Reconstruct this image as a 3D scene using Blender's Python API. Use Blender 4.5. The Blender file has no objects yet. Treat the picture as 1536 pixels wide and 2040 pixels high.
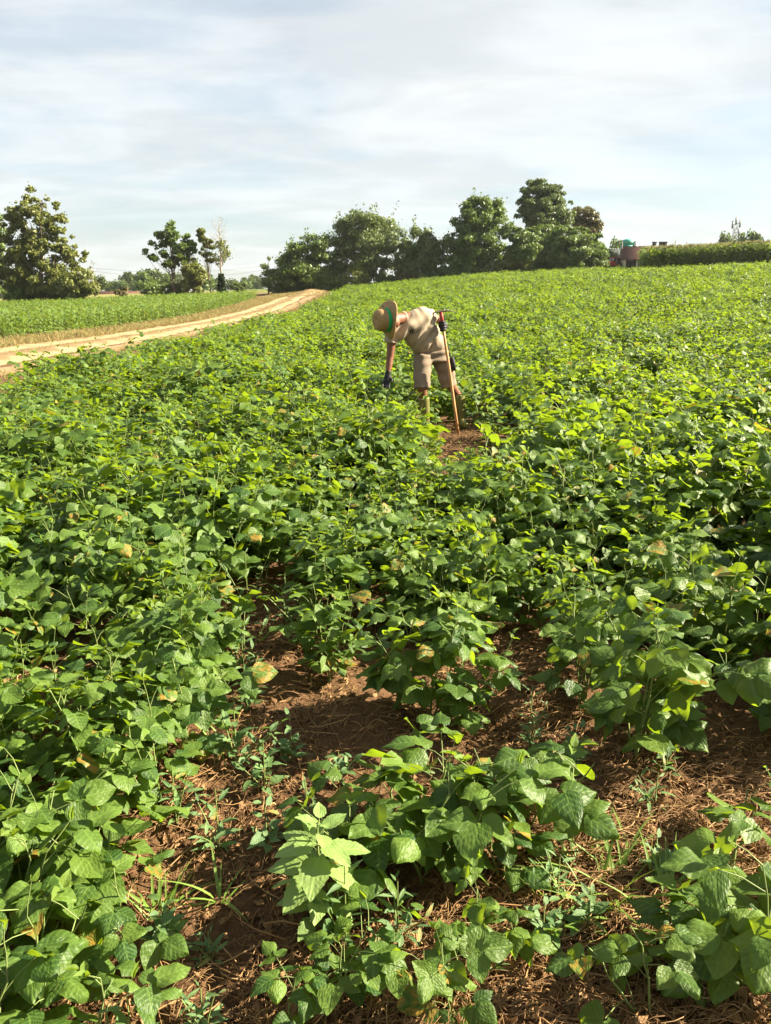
import bpy, bmesh, math, random
import numpy as np
from mathutils import Vector, Matrix, Quaternion

R = math.radians
S = bpy.context.scene
COL = S.collection
rng = np.random.default_rng(7)
random.seed(7)

# ------------------------------------------------------------------ camera, world, sun, exposure
F_PX, PITCH, CAM_H = 1535.0, R(15.6), 1.60
cam_d = bpy.data.cameras.new('camera')
cam = bpy.data.objects.new('camera', cam_d)
COL.objects.link(cam)
cam.location = (0, 0, CAM_H)
cam.rotation_euler = (math.pi / 2 - PITCH, 0, 0)
cam_d.sensor_fit = 'VERTICAL'
cam_d.sensor_height = 24.0
cam_d.lens = 24.0 * F_PX / 2040.0
cam_d.clip_start = 0.05
cam_d.clip_end = 6000
S.camera = cam

SUN_AZ, SUN_EL = R(82), R(34)       # azimuth clockwise from +Y (the way the camera looks)
SUN_DIR = Vector((math.sin(SUN_AZ) * math.cos(SUN_EL), math.cos(SUN_AZ) * math.cos(SUN_EL), math.sin(SUN_EL)))
sun_d = bpy.data.lights.new('sun', 'SUN')
sun_d.energy = 5.0
sun_d.angle = R(0.53)
sun_d.color = (1.0, 0.88, 0.66)
sun = bpy.data.objects.new('sun', sun_d)
COL.objects.link(sun)
sun.rotation_euler = SUN_DIR.to_track_quat('Z', 'Y').to_euler()
sun.location = (30, 5, 30)

S.view_settings.view_transform = 'Standard'
S.view_settings.look = 'None'
S.view_settings.exposure = 2.4
S.view_settings.gamma = 1.0
S.view_settings.use_curve_mapping = False
S.cycles.max_bounces = 7
S.cycles.diffuse_bounces = 3
S.cycles.glossy_bounces = 2
S.cycles.transmission_bounces = 4
S.cycles.transparent_max_bounces = 6
S.cycles.volume_bounces = 0
S.cycles.caustics_reflective = False
S.cycles.caustics_refractive = False
S.cycles.use_denoising = True

SKY_STRENGTH = 0.05
CLOUD = (3.6, 3.72, 3.73)
world = bpy.data.worlds.new('World')
S.world = world
world.use_nodes = True
wn, wl = world.node_tree.nodes, world.node_tree.links
wn.clear()


def N(nodes, typ, **kw):
    n = nodes.new(typ)
    for k, v in kw.items():
        if k.startswith('i_'):
            key = k[2:]
            key = int(key) if key.isdigit() else key.replace('_', ' ')
            n.inputs[key].default_value = v
        else:
            setattr(n, k, v)
    return n


def ramp(nodes, stops, interp='LINEAR'):
    n = nodes.new('ShaderNodeValToRGB')
    n.color_ramp.interpolation = interp
    els = n.color_ramp.elements
    while len(els) < len(stops):
        els.new(0.5)
    for e, (p, c) in zip(els, stops):
        e.position = p
        e.color = (c, c, c, 1) if isinstance(c, (int, float)) else (*c, 1)
    return n


def math_node(nodes, links, op, a, b=None, c=None, clamp=False):
    n = nodes.new('ShaderNodeMath')
    n.operation = op
    n.use_clamp = clamp
    for i, v in enumerate((a, b, c)):
        if v is None:
            continue
        if isinstance(v, (int, float)):
            n.inputs[i].default_value = v
        else:
            links.new(v, n.inputs[i])
    return n.outputs[0]


def mixc(nodes, links, fac, a, b, blend='MIX'):
    n = nodes.new('ShaderNodeMix')
    n.data_type = 'RGBA'
    n.blend_type = blend
    for sock, v in ((n.inputs[0], fac), (n.inputs[6], a), (n.inputs[7], b)):
        if isinstance(v, (int, float)):
            sock.default_value = v
        elif isinstance(v, tuple):
            sock.default_value = (*v, 1) if len(v) == 3 else v
        else:
            links.new(v, sock)
    return n.outputs[2]


sky = N(wn, 'ShaderNodeTexSky', sky_type='NISHITA', sun_disc=False, sun_elevation=SUN_EL, sun_rotation=SUN_AZ,
        altitude=200, air_density=1.0, dust_density=1.6, ozone_density=1.0)
tc = N(wn, 'ShaderNodeTexCoord')
sep = N(wn, 'ShaderNodeSeparateXYZ')
wl.new(tc.outputs['Generated'], sep.inputs[0])
zz = math_node(wn, wl, 'ADD', math_node(wn, wl, 'MAXIMUM', sep.outputs[2], 0.0), 0.16)
px = math_node(wn, wl, 'DIVIDE', sep.outputs[0], zz)
py = math_node(wn, wl, 'DIVIDE', sep.outputs[1], zz)
cmb = N(wn, 'ShaderNodeCombineXYZ')
wl.new(px, cmb.inputs[0])
wl.new(py, cmb.inputs[1])
mp = N(wn, 'ShaderNodeMapping')
mp.inputs['Rotation'].default_value = (0, 0, R(18))
mp.inputs['Scale'].default_value = (0.62, 1.05, 1)
mp.inputs['Location'].default_value = (0.7, 0.35, 0)
wl.new(cmb.outputs[0], mp.inputs[0])
n1 = N(wn, 'ShaderNodeTexNoise', i_Scale=1.0, i_Detail=9.0, i_Roughness=0.58, i_Distortion=0.35)
wl.new(mp.outputs[0], n1.inputs['Vector'])
n2 = N(wn, 'ShaderNodeTexNoise', i_Scale=0.55, i_Detail=3.0, i_Roughness=0.5)
wl.new(mp.outputs[0], n2.inputs['Vector'])
nn = math_node(wn, wl, 'ADD', math_node(wn, wl, 'MULTIPLY', n1.outputs[0], 0.6), math_node(wn, wl, 'MULTIPLY', n2.outputs[0], 0.4))
cr = ramp(wn, [(0.36, 0.15), (0.45, 0.55), (0.52, 0.82), (0.62, 1.0)], 'EASE')
wl.new(nn, cr.inputs[0])
cr2 = ramp(wn, [(0.36, 0.90), (0.62, 1.05)], 'EASE')
n3 = N(wn, 'ShaderNodeTexNoise', i_Scale=2.2, i_Detail=8.0, i_Roughness=0.6, i_Distortion=0.6)
wl.new(mp.outputs[0], n3.inputs['Vector'])
wl.new(n3.outputs[0], cr2.inputs[0])
cloudy = mixc(wn, wl, cr.outputs[0], mixc(wn, wl, 1.0, sky.outputs[0], (0.62, 0.68, 0.66), 'MULTIPLY'), mixc(wn, wl, 1.0, CLOUD, cr2.outputs[0], 'MULTIPLY'))
bg = N(wn, 'ShaderNodeBackground', i_Strength=SKY_STRENGTH)
wl.new(cloudy, bg.inputs[0])
wo = N(wn, 'ShaderNodeOutputWorld')
wl.new(bg.outputs[0], wo.inputs[0])


# ------------------------------------------------------------------ helpers
def pix_dir(u, v):
    dx, dy = (u - 768) / F_PX, (1020 - v) / F_PX
    return Vector((dx, math.cos(PITCH) + dy * math.sin(PITCH), -math.sin(PITCH) + dy * math.cos(PITCH)))


def at(u, v, y):
    """World point that lies y metres ahead and shows at photo pixel (u, v)."""
    d = pix_dir(u, v)
    return Vector((0, 0, CAM_H)) + d * (y / d.y)


GX = np.array([-3000, -400, -150, -60, -20, -7, 0, 10, 20, 47, 80, 150, 400, 3000], float)
GZ = np.array([-5.0, -5.0, -4.0, -2.2, -0.9, -0.4, 0.2, 1.25, 1.8, 3.0, 4.4, 6.0, 6.5, 6.5])


def height(x, y):
    x = np.asarray(x, float)
    y = np.asarray(y, float)
    yy = np.minimum(y, 160)
    b = 0.036 * 10 * np.logaddexp(0, (yy - 40) / 10)
    t = np.clip((y - 6) / 64, 0, 1)
    a = t * t * (3 - 2 * t)
    g = sum(np.interp(x + o, GX, GZ) for o in (-6, -4, -2, 0, 2, 4, 6)) / 7
    mound = 0.55 * np.exp(-(((x + 10.6) / 2.2) ** 2 + ((y - 118) / 12.0) ** 2))
    return b + a * (g - 0.1) + mound


def hz(x, y):
    return float(height(x, y))


def link(o, parent=None):
    COL.objects.link(o)
    if parent is not None:
        o.parent = parent
    return o


def tag(o, label=None, cat=None, group=None, kind=None):
    if label:
        o['label'] = label
    if cat:
        o['category'] = cat
    if group:
        o['group'] = group
    if kind:
        o['kind'] = kind
    return o


def thing(name, label, cat, loc=(0, 0, 0), rz=0.0, group=None):
    o = bpy.data.objects.new(name, None)
    o.empty_display_size = 0.1
    o.location = loc
    o.rotation_euler = (0, 0, rz)
    link(o)
    return tag(o, label, cat, group)


class MB:
    """Collects vertices and faces; vertex attributes luv (across, along, age) and lv (random)."""

    def __init__(s):
        s.v, s.f, s.uv, s.lv, s.n = [], [], [], [], 0

    def add(s, v, f, uv=None, lv=None):
        v = np.asarray(v, float)
        k = len(v)
        s.v.append(v)
        s.f.append([np.asarray(q, int) + s.n for q in f] if isinstance(f, list) else [np.asarray(f, int) + s.n])
        s.uv.append(np.zeros((k, 3)) if uv is None else np.asarray(uv, float))
        s.lv.append(np.zeros(k) if lv is None else np.broadcast_to(np.asarray(lv, float), (k,)))
        s.n += k

    def mesh(s, name, mat=None, smooth=True):
        me = bpy.data.meshes.new(name)
        V = np.concatenate(s.v)
        blocks = [b for fs in s.f for b in fs]
        loops = np.concatenate([b.ravel() for b in blocks])
        tot = np.concatenate([np.full(len(b), b.shape[1]) for b in blocks])
        start = np.concatenate([[0], np.cumsum(tot)[:-1]])
        me.vertices.add(len(V))
        me.vertices.foreach_set('co', V.ravel().astype(np.float32))
        me.loops.add(len(loops))
        me.loops.foreach_set('vertex_index', loops.astype(np.int32))
        me.polygons.add(len(tot))
        me.polygons.foreach_set('loop_start', start.astype(np.int32))
        me.polygons.foreach_set('loop_total', tot.astype(np.int32))
        me.update(calc_edges=True)
        if smooth:
            me.polygons.foreach_set('use_smooth', np.ones(len(tot), bool))
        a = me.attributes.new('luv', 'FLOAT_VECTOR', 'POINT')
        a.data.foreach_set('vector', np.concatenate(s.uv).ravel().astype(np.float32))
        a = me.attributes.new('lv', 'FLOAT', 'POINT')
        a.data.foreach_set('value', np.concatenate(s.lv).astype(np.float32))
        if mat:
            me.materials.append(mat)
        return me

    def obj(s, name, mat=None, parent=None, smooth=True):
        return link(bpy.data.objects.new(name, s.mesh(name, mat, smooth)), parent)


def frame_of(t, ref=None):
    t = np.asarray(t, float)
    t = t / (np.linalg.norm(t) + 1e-12)
    if ref is None:
        ref = np.array([0, 0, 1.0]) if abs(t[2]) < 0.9 else np.array([1.0, 0, 0])
    s = np.asarray(ref, float) - t * np.dot(ref, t)
    s /= np.linalg.norm(s) + 1e-12
    return s, np.cross(t, s), t


def loft(path, rad, seg=10, side=None, cap=True, power=2.0):
    """Tube along path. rad: floats or (half width along side, half depth). side: one vector or one per ring."""
    P = np.asarray([list(p) for p in path], float)
    n = len(P)
    T = np.gradient(P, axis=0) if n > 2 else np.array([P[1] - P[0]] * n)
    th = np.linspace(0, 2 * np.pi, seg, endpoint=False)
    c, s_ = np.cos(th), np.sin(th)
    if power != 2.0:
        c = np.sign(c) * np.abs(c) ** (2 / power)
        s_ = np.sign(s_) * np.abs(s_) ** (2 / power)
    V = []
    ref = None
    for i in range(n):
        r = rad[i] if hasattr(rad, '__len__') else rad
        ra, rb = r if hasattr(r, '__len__') else (r, r)
        sv = None
        if side is not None:
            sv = side[i] if hasattr(side[0], '__len__') else side
        elif ref is not None:
            sv = ref
        a, b, t = frame_of(T[i], sv)
        ref = a
        V.append(P[i] + np.outer(c * ra, a) + np.outer(s_ * rb, b))
    V = np.concatenate(V)
    i = np.arange(n - 1)[:, None] * seg
    j = np.arange(seg)[None, :]
    j2 = (j + 1) % seg
    quads = np.stack([i + j, i + j2, i + seg + j2, i + seg + j], -1).reshape(-1, 4)
    fs = [quads]
    if cap:
        V = np.concatenate([V, P[:1], P[-1:]])
        k = n * seg
        jj = np.arange(seg)
        fs.append(np.concatenate([np.stack([(jj + 1) % seg, jj, np.full(seg, k)], -1),
                                  np.stack([(n - 1) * seg + jj, (n - 1) * seg + (jj + 1) % seg, np.full(seg, k + 1)], -1)]))
    return V, fs


def box(x0, x1, y0, y1, z0, z1):
    v = [(x, y, z) for z in (z0, z1) for y in (y0, y1) for x in (x0, x1)]
    f = [np.array([(0, 2, 3, 1), (4, 5, 7, 6), (0, 1, 5, 4), (2, 6, 7, 3), (0, 4, 6, 2), (1, 3, 7, 5)])]
    return np.array(v, float), f


def ellipsoid(c, r, M=None, seg=16, rings=10):
    ph = np.linspace(0, np.pi, rings + 1)[1:-1]
    th = np.linspace(0, 2 * np.pi, seg, endpoint=False)
    V = np.array([(np.sin(p) * np.cos(t), np.sin(p) * np.sin(t), np.cos(p)) for p in ph for t in th] + [(0, 0, 1), (0, 0, -1)])
    V = V * np.asarray(r, float)
    if M is not None:
        V = V @ np.asarray(M, float).T
    V = V + np.asarray(c, float)
    n = rings - 1
    q = [(i * seg + j, (i + 1) * seg + j, (i + 1) * seg + (j + 1) % seg, i * seg + (j + 1) % seg) for i in range(n - 1) for j in range(seg)]
    k = n * seg
    t3 = [(j, (j + 1) % seg, k) for j in range(seg)] + [((n - 1) * seg + (j + 1) % seg, (n - 1) * seg + j, k + 1) for j in range(seg)]
    return V, [np.array(q), np.array(t3)]


# ------------------------------------------------------------------ materials
def new_mat(name):
    m = bpy.data.materials.new(name)
    m.use_nodes = True
    n, l = m.node_tree.nodes, m.node_tree.links
    n.clear()
    out = n.new('ShaderNodeOutputMaterial')
    return m, n, l, out


def plain(name, col, rough=0.7, var=0.25, scale=8.0, bump=0.15, metallic=0.0, col2=None, spec=0.3, detail=6.0):
    m, n, l, out = new_mat(name)
    tc = n.new('ShaderNodeTexCoord')
    nz = N(n, 'ShaderNodeTexNoise', i_Scale=scale, i_Detail=detail, i_Roughness=0.6)
    l.new(tc.outputs['Object'], nz.inputs['Vector'])
    c2 = col2 or tuple(c * (1 - var) for c in col)
    c1 = col if col2 else tuple(min(1, c * (1 + var)) for c in col)
    rp = ramp(n, [(0.3, c2), (0.7, c1)])
    l.new(nz.outputs[0], rp.inputs[0])
    p = N(n, 'ShaderNodeBsdfPrincipled', i_Roughness=rough, i_Metallic=metallic)
    p.inputs['Specular IOR Level'].default_value = spec
    l.new(rp.outputs[0], p.inputs['Base Color'])
    if bump:
        b = N(n, 'ShaderNodeBump', i_Strength=bump, i_Distance=0.02)
        l.new(nz.outputs[0], b.inputs['Height'])
        l.new(b.outputs[0], p.inputs['Normal'])
    l.new(p.outputs[0], out.inputs[0])
    return m


def leaf_mat(name, dark, light, trans, young, tfac=0.35, rough=0.42, veins=7.0, bump=0.5, sick=0.03, spec=0.4, vein_col=0.35, cell=1.0):
    m, n, l, out = new_mat(name)
    at_ = N(n, 'ShaderNodeAttribute', attribute_name='luv')
    lv = N(n, 'ShaderNodeAttribute', attribute_name='lv')
    oi = n.new('ShaderNodeObjectInfo')
    sp = n.new('ShaderNodeSeparateXYZ')
    l.new(at_.outputs['Vector'], sp.inputs[0])
    rnd = math_node(n, l, 'FRACT', math_node(n, l, 'ADD', oi.outputs['Random'], lv.outputs['Fac']))
    rnd2 = math_node(n, l, 'FRACT', math_node(n, l, 'MULTIPLY', rnd, 17.31))
    ax = math_node(n, l, 'ABSOLUTE', sp.outputs[0])
    s = math_node(n, l, 'SUBTRACT', math_node(n, l, 'MULTIPLY', sp.outputs[1], veins), math_node(n, l, 'MULTIPLY', ax, veins * 0.30))
    fr = math_node(n, l, 'ABSOLUTE', math_node(n, l, 'SUBTRACT', math_node(n, l, 'FRACT', s), 0.5))       # 0 .. .5, vein at .5
    pil = math_node(n, l, 'SUBTRACT', 1.0, math_node(n, l, 'POWER', math_node(n, l, 'MULTIPLY', fr, 2.0), 4.0))
    mid = math_node(n, l, 'MULTIPLY', ax, 9.0, clamp=True)
    pil = math_node(n, l, 'MULTIPLY', pil, mid)
    cb = n.new('ShaderNodeCombineXYZ')
    l.new(sp.outputs[0], cb.inputs[0])
    l.new(sp.outputs[1], cb.inputs[1])
    l.new(math_node(n, l, 'MULTIPLY', rnd, 31.0), cb.inputs[2])
    vo = N(n, 'ShaderNodeTexVoronoi', feature='SMOOTH_F1', i_Scale=7.5 * cell)
    vo.inputs['Smoothness'].default_value = 0.5
    l.new(cb.outputs[0], vo.inputs['Vector'])
    nz = N(n, 'ShaderNodeTexNoise', i_Scale=2.5, i_Detail=3.0)
    l.new(cb.outputs[0], nz.inputs['Vector'])
    h = math_node(n, l, 'SUBTRACT', math_node(n, l, 'MULTIPLY', pil, 0.22), math_node(n, l, 'MULTIPLY', vo.outputs['Distance'], 1.0))
    c = mixc(n, l, rnd, dark, light)
    c = mixc(n, l, sp.outputs[2], c, young)
    c = mixc(n, l, math_node(n, l, 'MULTIPLY', math_node(n, l, 'SUBTRACT', 1.0, pil), vein_col), c, tuple(min(1, x * 1.9 + 0.01) for x in light))
    blot = math_node(n, l, 'MULTIPLY', math_node(n, l, 'GREATER_THAN', rnd2, 1 - sick),
                     math_node(n, l, 'MULTIPLY', math_node(n, l, 'SUBTRACT', nz.outputs[0], 0.42), 6.0, clamp=True), clamp=True)
    c = mixc(n, l, blot, c, (0.26, 0.17, 0.03))
    p = N(n, 'ShaderNodeBsdfPrincipled', i_Roughness=rough)
    p.inputs['Specular IOR Level'].default_value = spec
    l.new(c, p.inputs['Base Color'])
    b = N(n, 'ShaderNodeBump', i_Strength=bump, i_Distance=0.006)
    l.new(h, b.inputs['Height'])
    l.new(b.outputs[0], p.inputs['Normal'])
    tr = n.new('ShaderNodeBsdfTranslucent')
    tcx = mixc(n, l, sp.outputs[2], trans, tuple(min(1, x * 1.25) for x in trans))
    tcx = mixc(n, l, blot, tcx, (0.30, 0.17, 0.03))
    tcx = mixc(n, l, math_node(n, l, 'MULTIPLY', math_node(n, l, 'SUBTRACT', 1.0, pil), 0.4), tcx, tuple(x * 0.45 for x in trans))
    l.new(tcx, tr.inputs[0])
    mx = n.new('ShaderNodeMixShader')
    mx.inputs[0].default_value = tfac
    l.new(p.outputs[0], mx.inputs[1])
    l.new(tr.outputs[0], mx.inputs[2])
    l.new(mx.outputs[0], out.inputs[0])
    return m


M_BEAN = leaf_mat('bean_leaf', (0.013, 0.044, 0.010), (0.093, 0.155, 0.026), (0.25, 0.36, 0.012), (0.12, 0.18, 0.026), tfac=0.40, bump=0.34, veins=5.5, spec=0.27, rough=0.48)
M_NETTLE = leaf_mat('nettle_leaf', (0.10, 0.165, 0.042), (0.14, 0.21, 0.055), (0.35, 0.48, 0.07), (0.20, 0.29, 0.08), tfac=0.3, rough=0.6, veins=9, bump=0.35, sick=0, cell=0.7)
M_WEED = leaf_mat('weed_leaf', (0.045, 0.095, 0.035), (0.09, 0.16, 0.05), (0.20, 0.34, 0.05), (0.12, 0.19, 0.06), tfac=0.3, rough=0.55, bump=0.3, sick=0.04)
M_GRASS = leaf_mat('grass_blade', (0.07, 0.13, 0.02), (0.12, 0.20, 0.03), (0.28, 0.42, 0.04), (0.15, 0.24, 0.04), tfac=0.35, rough=0.5, veins=0.5, bump=0.1, sick=0.06)
M_CORN = leaf_mat('corn_leaf', (0.045, 0.09, 0.016), (0.10, 0.16, 0.028), (0.24, 0.34, 0.03), (0.15, 0.20, 0.04), tfac=0.3, rough=0.45, veins=0.5, bump=0.1, sick=0.02)
M_TASSEL = plain('corn_tassel', (0.20, 0.19, 0.065), 0.8)
M_DRYGRASS = leaf_mat('dry_grass', (0.20, 0.14, 0.055), (0.29, 0.215, 0.09), (0.27, 0.2, 0.07), (0.12, 0.15, 0.04), tfac=0.3, rough=0.8, veins=0.5, bump=0.0, sick=0)


def tree_mat(name, dark, light, trans, tfac=0.3):
    return leaf_mat(name, dark, light, trans, tuple(min(1, c * 1.2) for c in light), tfac=tfac, rough=0.5, veins=0.5, bump=0.0, sick=0.0, spec=0.3, vein_col=0.0)


M_T_OLIVE = tree_mat('olive_foliage', (0.08, 0.10, 0.024), (0.15, 0.165, 0.040), (0.21, 0.25, 0.035))
M_T_GREEN = tree_mat('green_foliage', (0.055, 0.095, 0.022), (0.115, 0.165, 0.038), (0.18, 0.27, 0.035))
M_T_DARK = tree_mat('dark_foliage', (0.044, 0.075, 0.026), (0.098, 0.135, 0.043), (0.14, 0.20, 0.036))
M_T_SILVER = tree_mat('grey_green_foliage', (0.066, 0.098, 0.036), (0.138, 0.175, 0.062), (0.18, 0.24, 0.055))
M_T_RUST = tree_mat('bronze_foliage', (0.080, 0.074, 0.030), (0.125, 0.110, 0.045), (0.15, 0.14, 0.035))
M_IVY = tree_mat('ivy_foliage', (0.015, 0.03, 0.009), (0.03, 0.05, 0.015), (0.04, 0.07, 0.01))
M_STEM = plain('green_stem', (0.13, 0.17, 0.05), 0.6, 0.3, 30, 0.1)
M_BARK = plain('bark', (0.13, 0.105, 0.075), 0.9, 0.4, 4, 0.6)
M_PALEBARK = plain('pale_bark', (0.24, 0.20, 0.14), 0.9, 0.3, 4, 0.5)
M_STRAW = leaf_mat('dry_stalk', (0.065, 0.031, 0.014), (0.26, 0.142, 0.058), (0.2, 0.1, 0.04), (0.38, 0.25, 0.115), tfac=0.05, rough=0.75, veins=0.3, bump=0.0, sick=0, spec=0.25, vein_col=0)
M_DEADLEAF = leaf_mat('dead_leaf', (0.10, 0.050, 0.020), (0.26, 0.155, 0.075), (0.22, 0.11, 0.04), (0.3, 0.2, 0.1), tfac=0.12, rough=0.8, veins=4, bump=0.4, sick=0, spec=0.2, vein_col=0.2)


def soil_mat():
    m, n, l, out = new_mat('brown_soil')
    g = n.new('ShaderNodeNewGeometry')
    big = N(n, 'ShaderNodeTexNoise', i_Scale=1.6, i_Detail=5.0)
    fine = N(n, 'ShaderNodeTexNoise', i_Scale=38.0, i_Detail=8.0, i_Roughness=0.7)
    vor = N(n, 'ShaderNodeTexVoronoi', i_Scale=26.0, i_Randomness=1.0)
    for q in (big, fine, vor):
        l.new(g.outputs['Position'], q.inputs['Vector'])
    c = mixc(n, l, big.outputs[0], (0.050, 0.025, 0.012), (0.10, 0.052, 0.025))
    rp = ramp(n, [(0.35, 0.0), (0.7, 1.0)])
    l.new(fine.outputs[0], rp.inputs[0])
    c = mixc(n, l, math_node(n, l, 'MULTIPLY', rp.outputs[0], 0.6), c, (0.19, 0.112, 0.055))
    sp = n.new('ShaderNodeSeparateXYZ')
    l.new(g.outputs['Position'], sp.inputs[0])
    far = N(n, 'ShaderNodeMapRange', i_1=118.0, i_2=140.0)
    l.new(sp.outputs[1], far.inputs[0])
    pn = N(n, 'ShaderNodeTexNoise', i_Scale=0.02, i_Detail=4.0)
    l.new(g.outputs['Position'], pn.inputs['Vector'])
    pr = ramp(n, [(0.4, (0.07, 0.10, 0.025)), (0.55, (0.17, 0.16, 0.05)), (0.68, (0.09, 0.12, 0.03))])
    l.new(pn.outputs[0], pr.inputs[0])
    c = mixc(n, l, far.outputs[0], c, pr.outputs[0])
    p = N(n, 'ShaderNodeBsdfPrincipled', i_Roughness=0.95)
    p.inputs['Specular IOR Level'].default_value = 0.15
    l.new(c, p.inputs['Base Color'])
    hh = math_node(n, l, 'SUBTRACT', fine.outputs[0], math_node(n, l, 'MULTIPLY', vor.outputs['Distance'], 0.5))
    b = N(n, 'ShaderNodeBump', i_Strength=0.9, i_Distance=0.02)
    l.new(hh, b.inputs['Height'])
    l.new(b.outputs[0], p.inputs['Normal'])
    l.new(p.outputs[0], out.inputs[0])
    return m


M_SOIL = soil_mat()


def track_mat():
    m, n, l, out = new_mat('sandy_track')
    g = n.new('ShaderNodeNewGeometry')
    a = N(n, 'ShaderNodeTexNoise', i_Scale=0.9, i_Detail=8.0, i_Roughness=0.65)
    b_ = N(n, 'ShaderNodeTexNoise', i_Scale=9.0, i_Detail=8.0, i_Roughness=0.7)
    for q in (a, b_):
        l.new(g.outputs['Position'], q.inputs['Vector'])
    r1 = ramp(n, [(0.36, (0.20, 0.142, 0.078)), (0.5, (0.28, 0.205, 0.118)), (0.66, (0.33, 0.25, 0.15))])
    l.new(a.outputs[0], r1.inputs[0])
    c = mixc(n, l, math_node(n, l, 'MULTIPLY', math_node(n, l, 'SUBTRACT', b_.outputs[0], 0.45), 2.5, clamp=True), r1.outputs[0], (0.24, 0.165, 0.085))
    at_ = N(n, 'ShaderNodeAttribute', attribute_name='luv')
    sp = n.new('ShaderNodeSeparateXYZ')
    l.new(at_.outputs['Vector'], sp.inputs[0])
    xx = math_node(n, l, 'ADD', sp.outputs[0], math_node(n, l, 'MULTIPLY', math_node(n, l, 'SUBTRACT', a.outputs[0], 0.5), 0.5))
    rt = ramp(n, [(0.0, 0.0), (0.12, 0.15), (0.20, 1.0), (0.40, 1.0), (0.47, 0.0), (0.58, 0.0), (0.66, 1.0), (0.86, 1.0), (0.96, 0.1)])
    l.new(xx, rt.inputs[0])
    c = mixc(n, l, rt.outputs[0], mixc(n, l, b_.outputs[0], (0.13, 0.088, 0.042), (0.22, 0.15, 0.078)), c)
    p = N(n, 'ShaderNodeBsdfPrincipled', i_Roughness=0.95)
    p.inputs['Specular IOR Level'].default_value = 0.1
    l.new(c, p.inputs['Base Color'])
    b = N(n, 'ShaderNodeBump', i_Strength=0.8, i_Distance=0.06)
    l.new(b_.outputs[0], b.inputs['Height'])
    l.new(b.outputs[0], p.inputs['Normal'])
    l.new(p.outputs[0], out.inputs[0])
    return m


M_TRACK = track_mat()


# ------------------------------------------------------------------ ground
def val_noise(x, y, freq, seed):
    g = np.random.default_rng(seed).random((64, 64))
    fx, fy = x * freq, y * freq
    ix, iy = np.floor(fx).astype(int), np.floor(fy).astype(int)
    tx, ty = fx - ix, fy - iy
    tx, ty = tx * tx * (3 - 2 * tx), ty * ty * (3 - 2 * ty)
    q = lambda a, b: g[a % 64, b % 64]
    return (q(ix, iy) * (1 - tx) + q(ix + 1, iy) * tx) * (1 - ty) + (q(ix, iy + 1) * (1 - tx) + q(ix + 1, iy + 1) * tx) * ty - 0.5


def soil_relief(x, y):
    k = np.clip((9 - np.hypot(x, y)) / 4, 0, 1)
    return k * (0.055 * val_noise(x, y, 2.3, 1) + 0.035 * val_noise(x, y, 6.0, 2) + 0.022 * val_noise(x, y, 15.0, 3) + 0.010 * val_noise(x, y, 31.0, 4))


def ground_z(x, y):
    return height(x, y) + soil_relief(np.asarray(x, float), np.asarray(y, float))


def axis(lo, hi, step, far, grow):
    a = list(np.arange(lo, hi, step))
    s = step
    v = a[-1]
    while v < far:
        s = s * grow
        v += s
        a.append(v)
    return a


xp = axis(0, 2.6, 0.028, 2500, 1.10)
xs = np.array(sorted([-v for v in xp[1:]] + xp))
ys = np.array(sorted([0.9 - d for d in axis(0, 0.2, 0.1, 300, 1.35)[1:]] + [0.9 + d for d in axis(0, 5.5, 0.028, 2500, 1.06)]))
XX, YY = np.meshgrid(xs, ys)
ZZ = ground_z(XX, YY)
mb = MB()
nx, ny = len(xs), len(ys)
ii = (np.arange(ny - 1)[:, None] * nx + np.arange(nx - 1)[None, :]).ravel()
mb.add(np.stack([XX, YY, ZZ], -1).reshape(-1, 3), np.stack([ii, ii + 1, ii + nx + 1, ii + nx], -1))
ground = mb.obj('ground', M_SOIL)
tag(ground, 'brown field soil and far meadows', kind='structure')

# the dirt track along the left side of the field
ty = np.array(axis(-20, 70, 0.35, 119, 1.02))
tx = np.linspace(-13.6, -8.35, 36)
TX, TY = np.meshgrid(tx, ty)
wob = 0.25 * np.sin(TY * 0.11) + 0.12 * np.sin(TY * 0.37 + 1)
edge = np.clip(np.minimum(TX + 13.6, -8.35 - TX) / 0.5, 0, 1)
prof = -0.07 * np.exp(-((TX + 9.6) / 0.45) ** 2) - 0.06 * np.exp(-((TX + 12.0) / 0.45) ** 2) + 0.06 * np.exp(-((TX + 10.8) / 0.5) ** 2)
TZ = height(TX + wob, TY) + 0.012 + edge * (0.05 + prof + 0.03 * val_noise(TX, TY, 1.7, 8) + 0.02 * val_noise(TX, TY, 4.0, 9))
mb = MB()
nx, ny = len(tx), len(ty)
ii = (np.arange(ny - 1)[:, None] * nx + np.arange(nx - 1)[None, :]).ravel()
mb.add(np.stack([TX + wob, TY, TZ], -1).reshape(-1, 3), np.stack([ii, ii + 1, ii + nx + 1, ii + nx], -1), np.stack([(TX + 13.6) / 5.25, TY * 0, TY * 0], -1).reshape(-1, 3))
tag(mb.obj('dirt_track', M_TRACK), 'sandy farm track with two wheel ruts', kind='structure')


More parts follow.
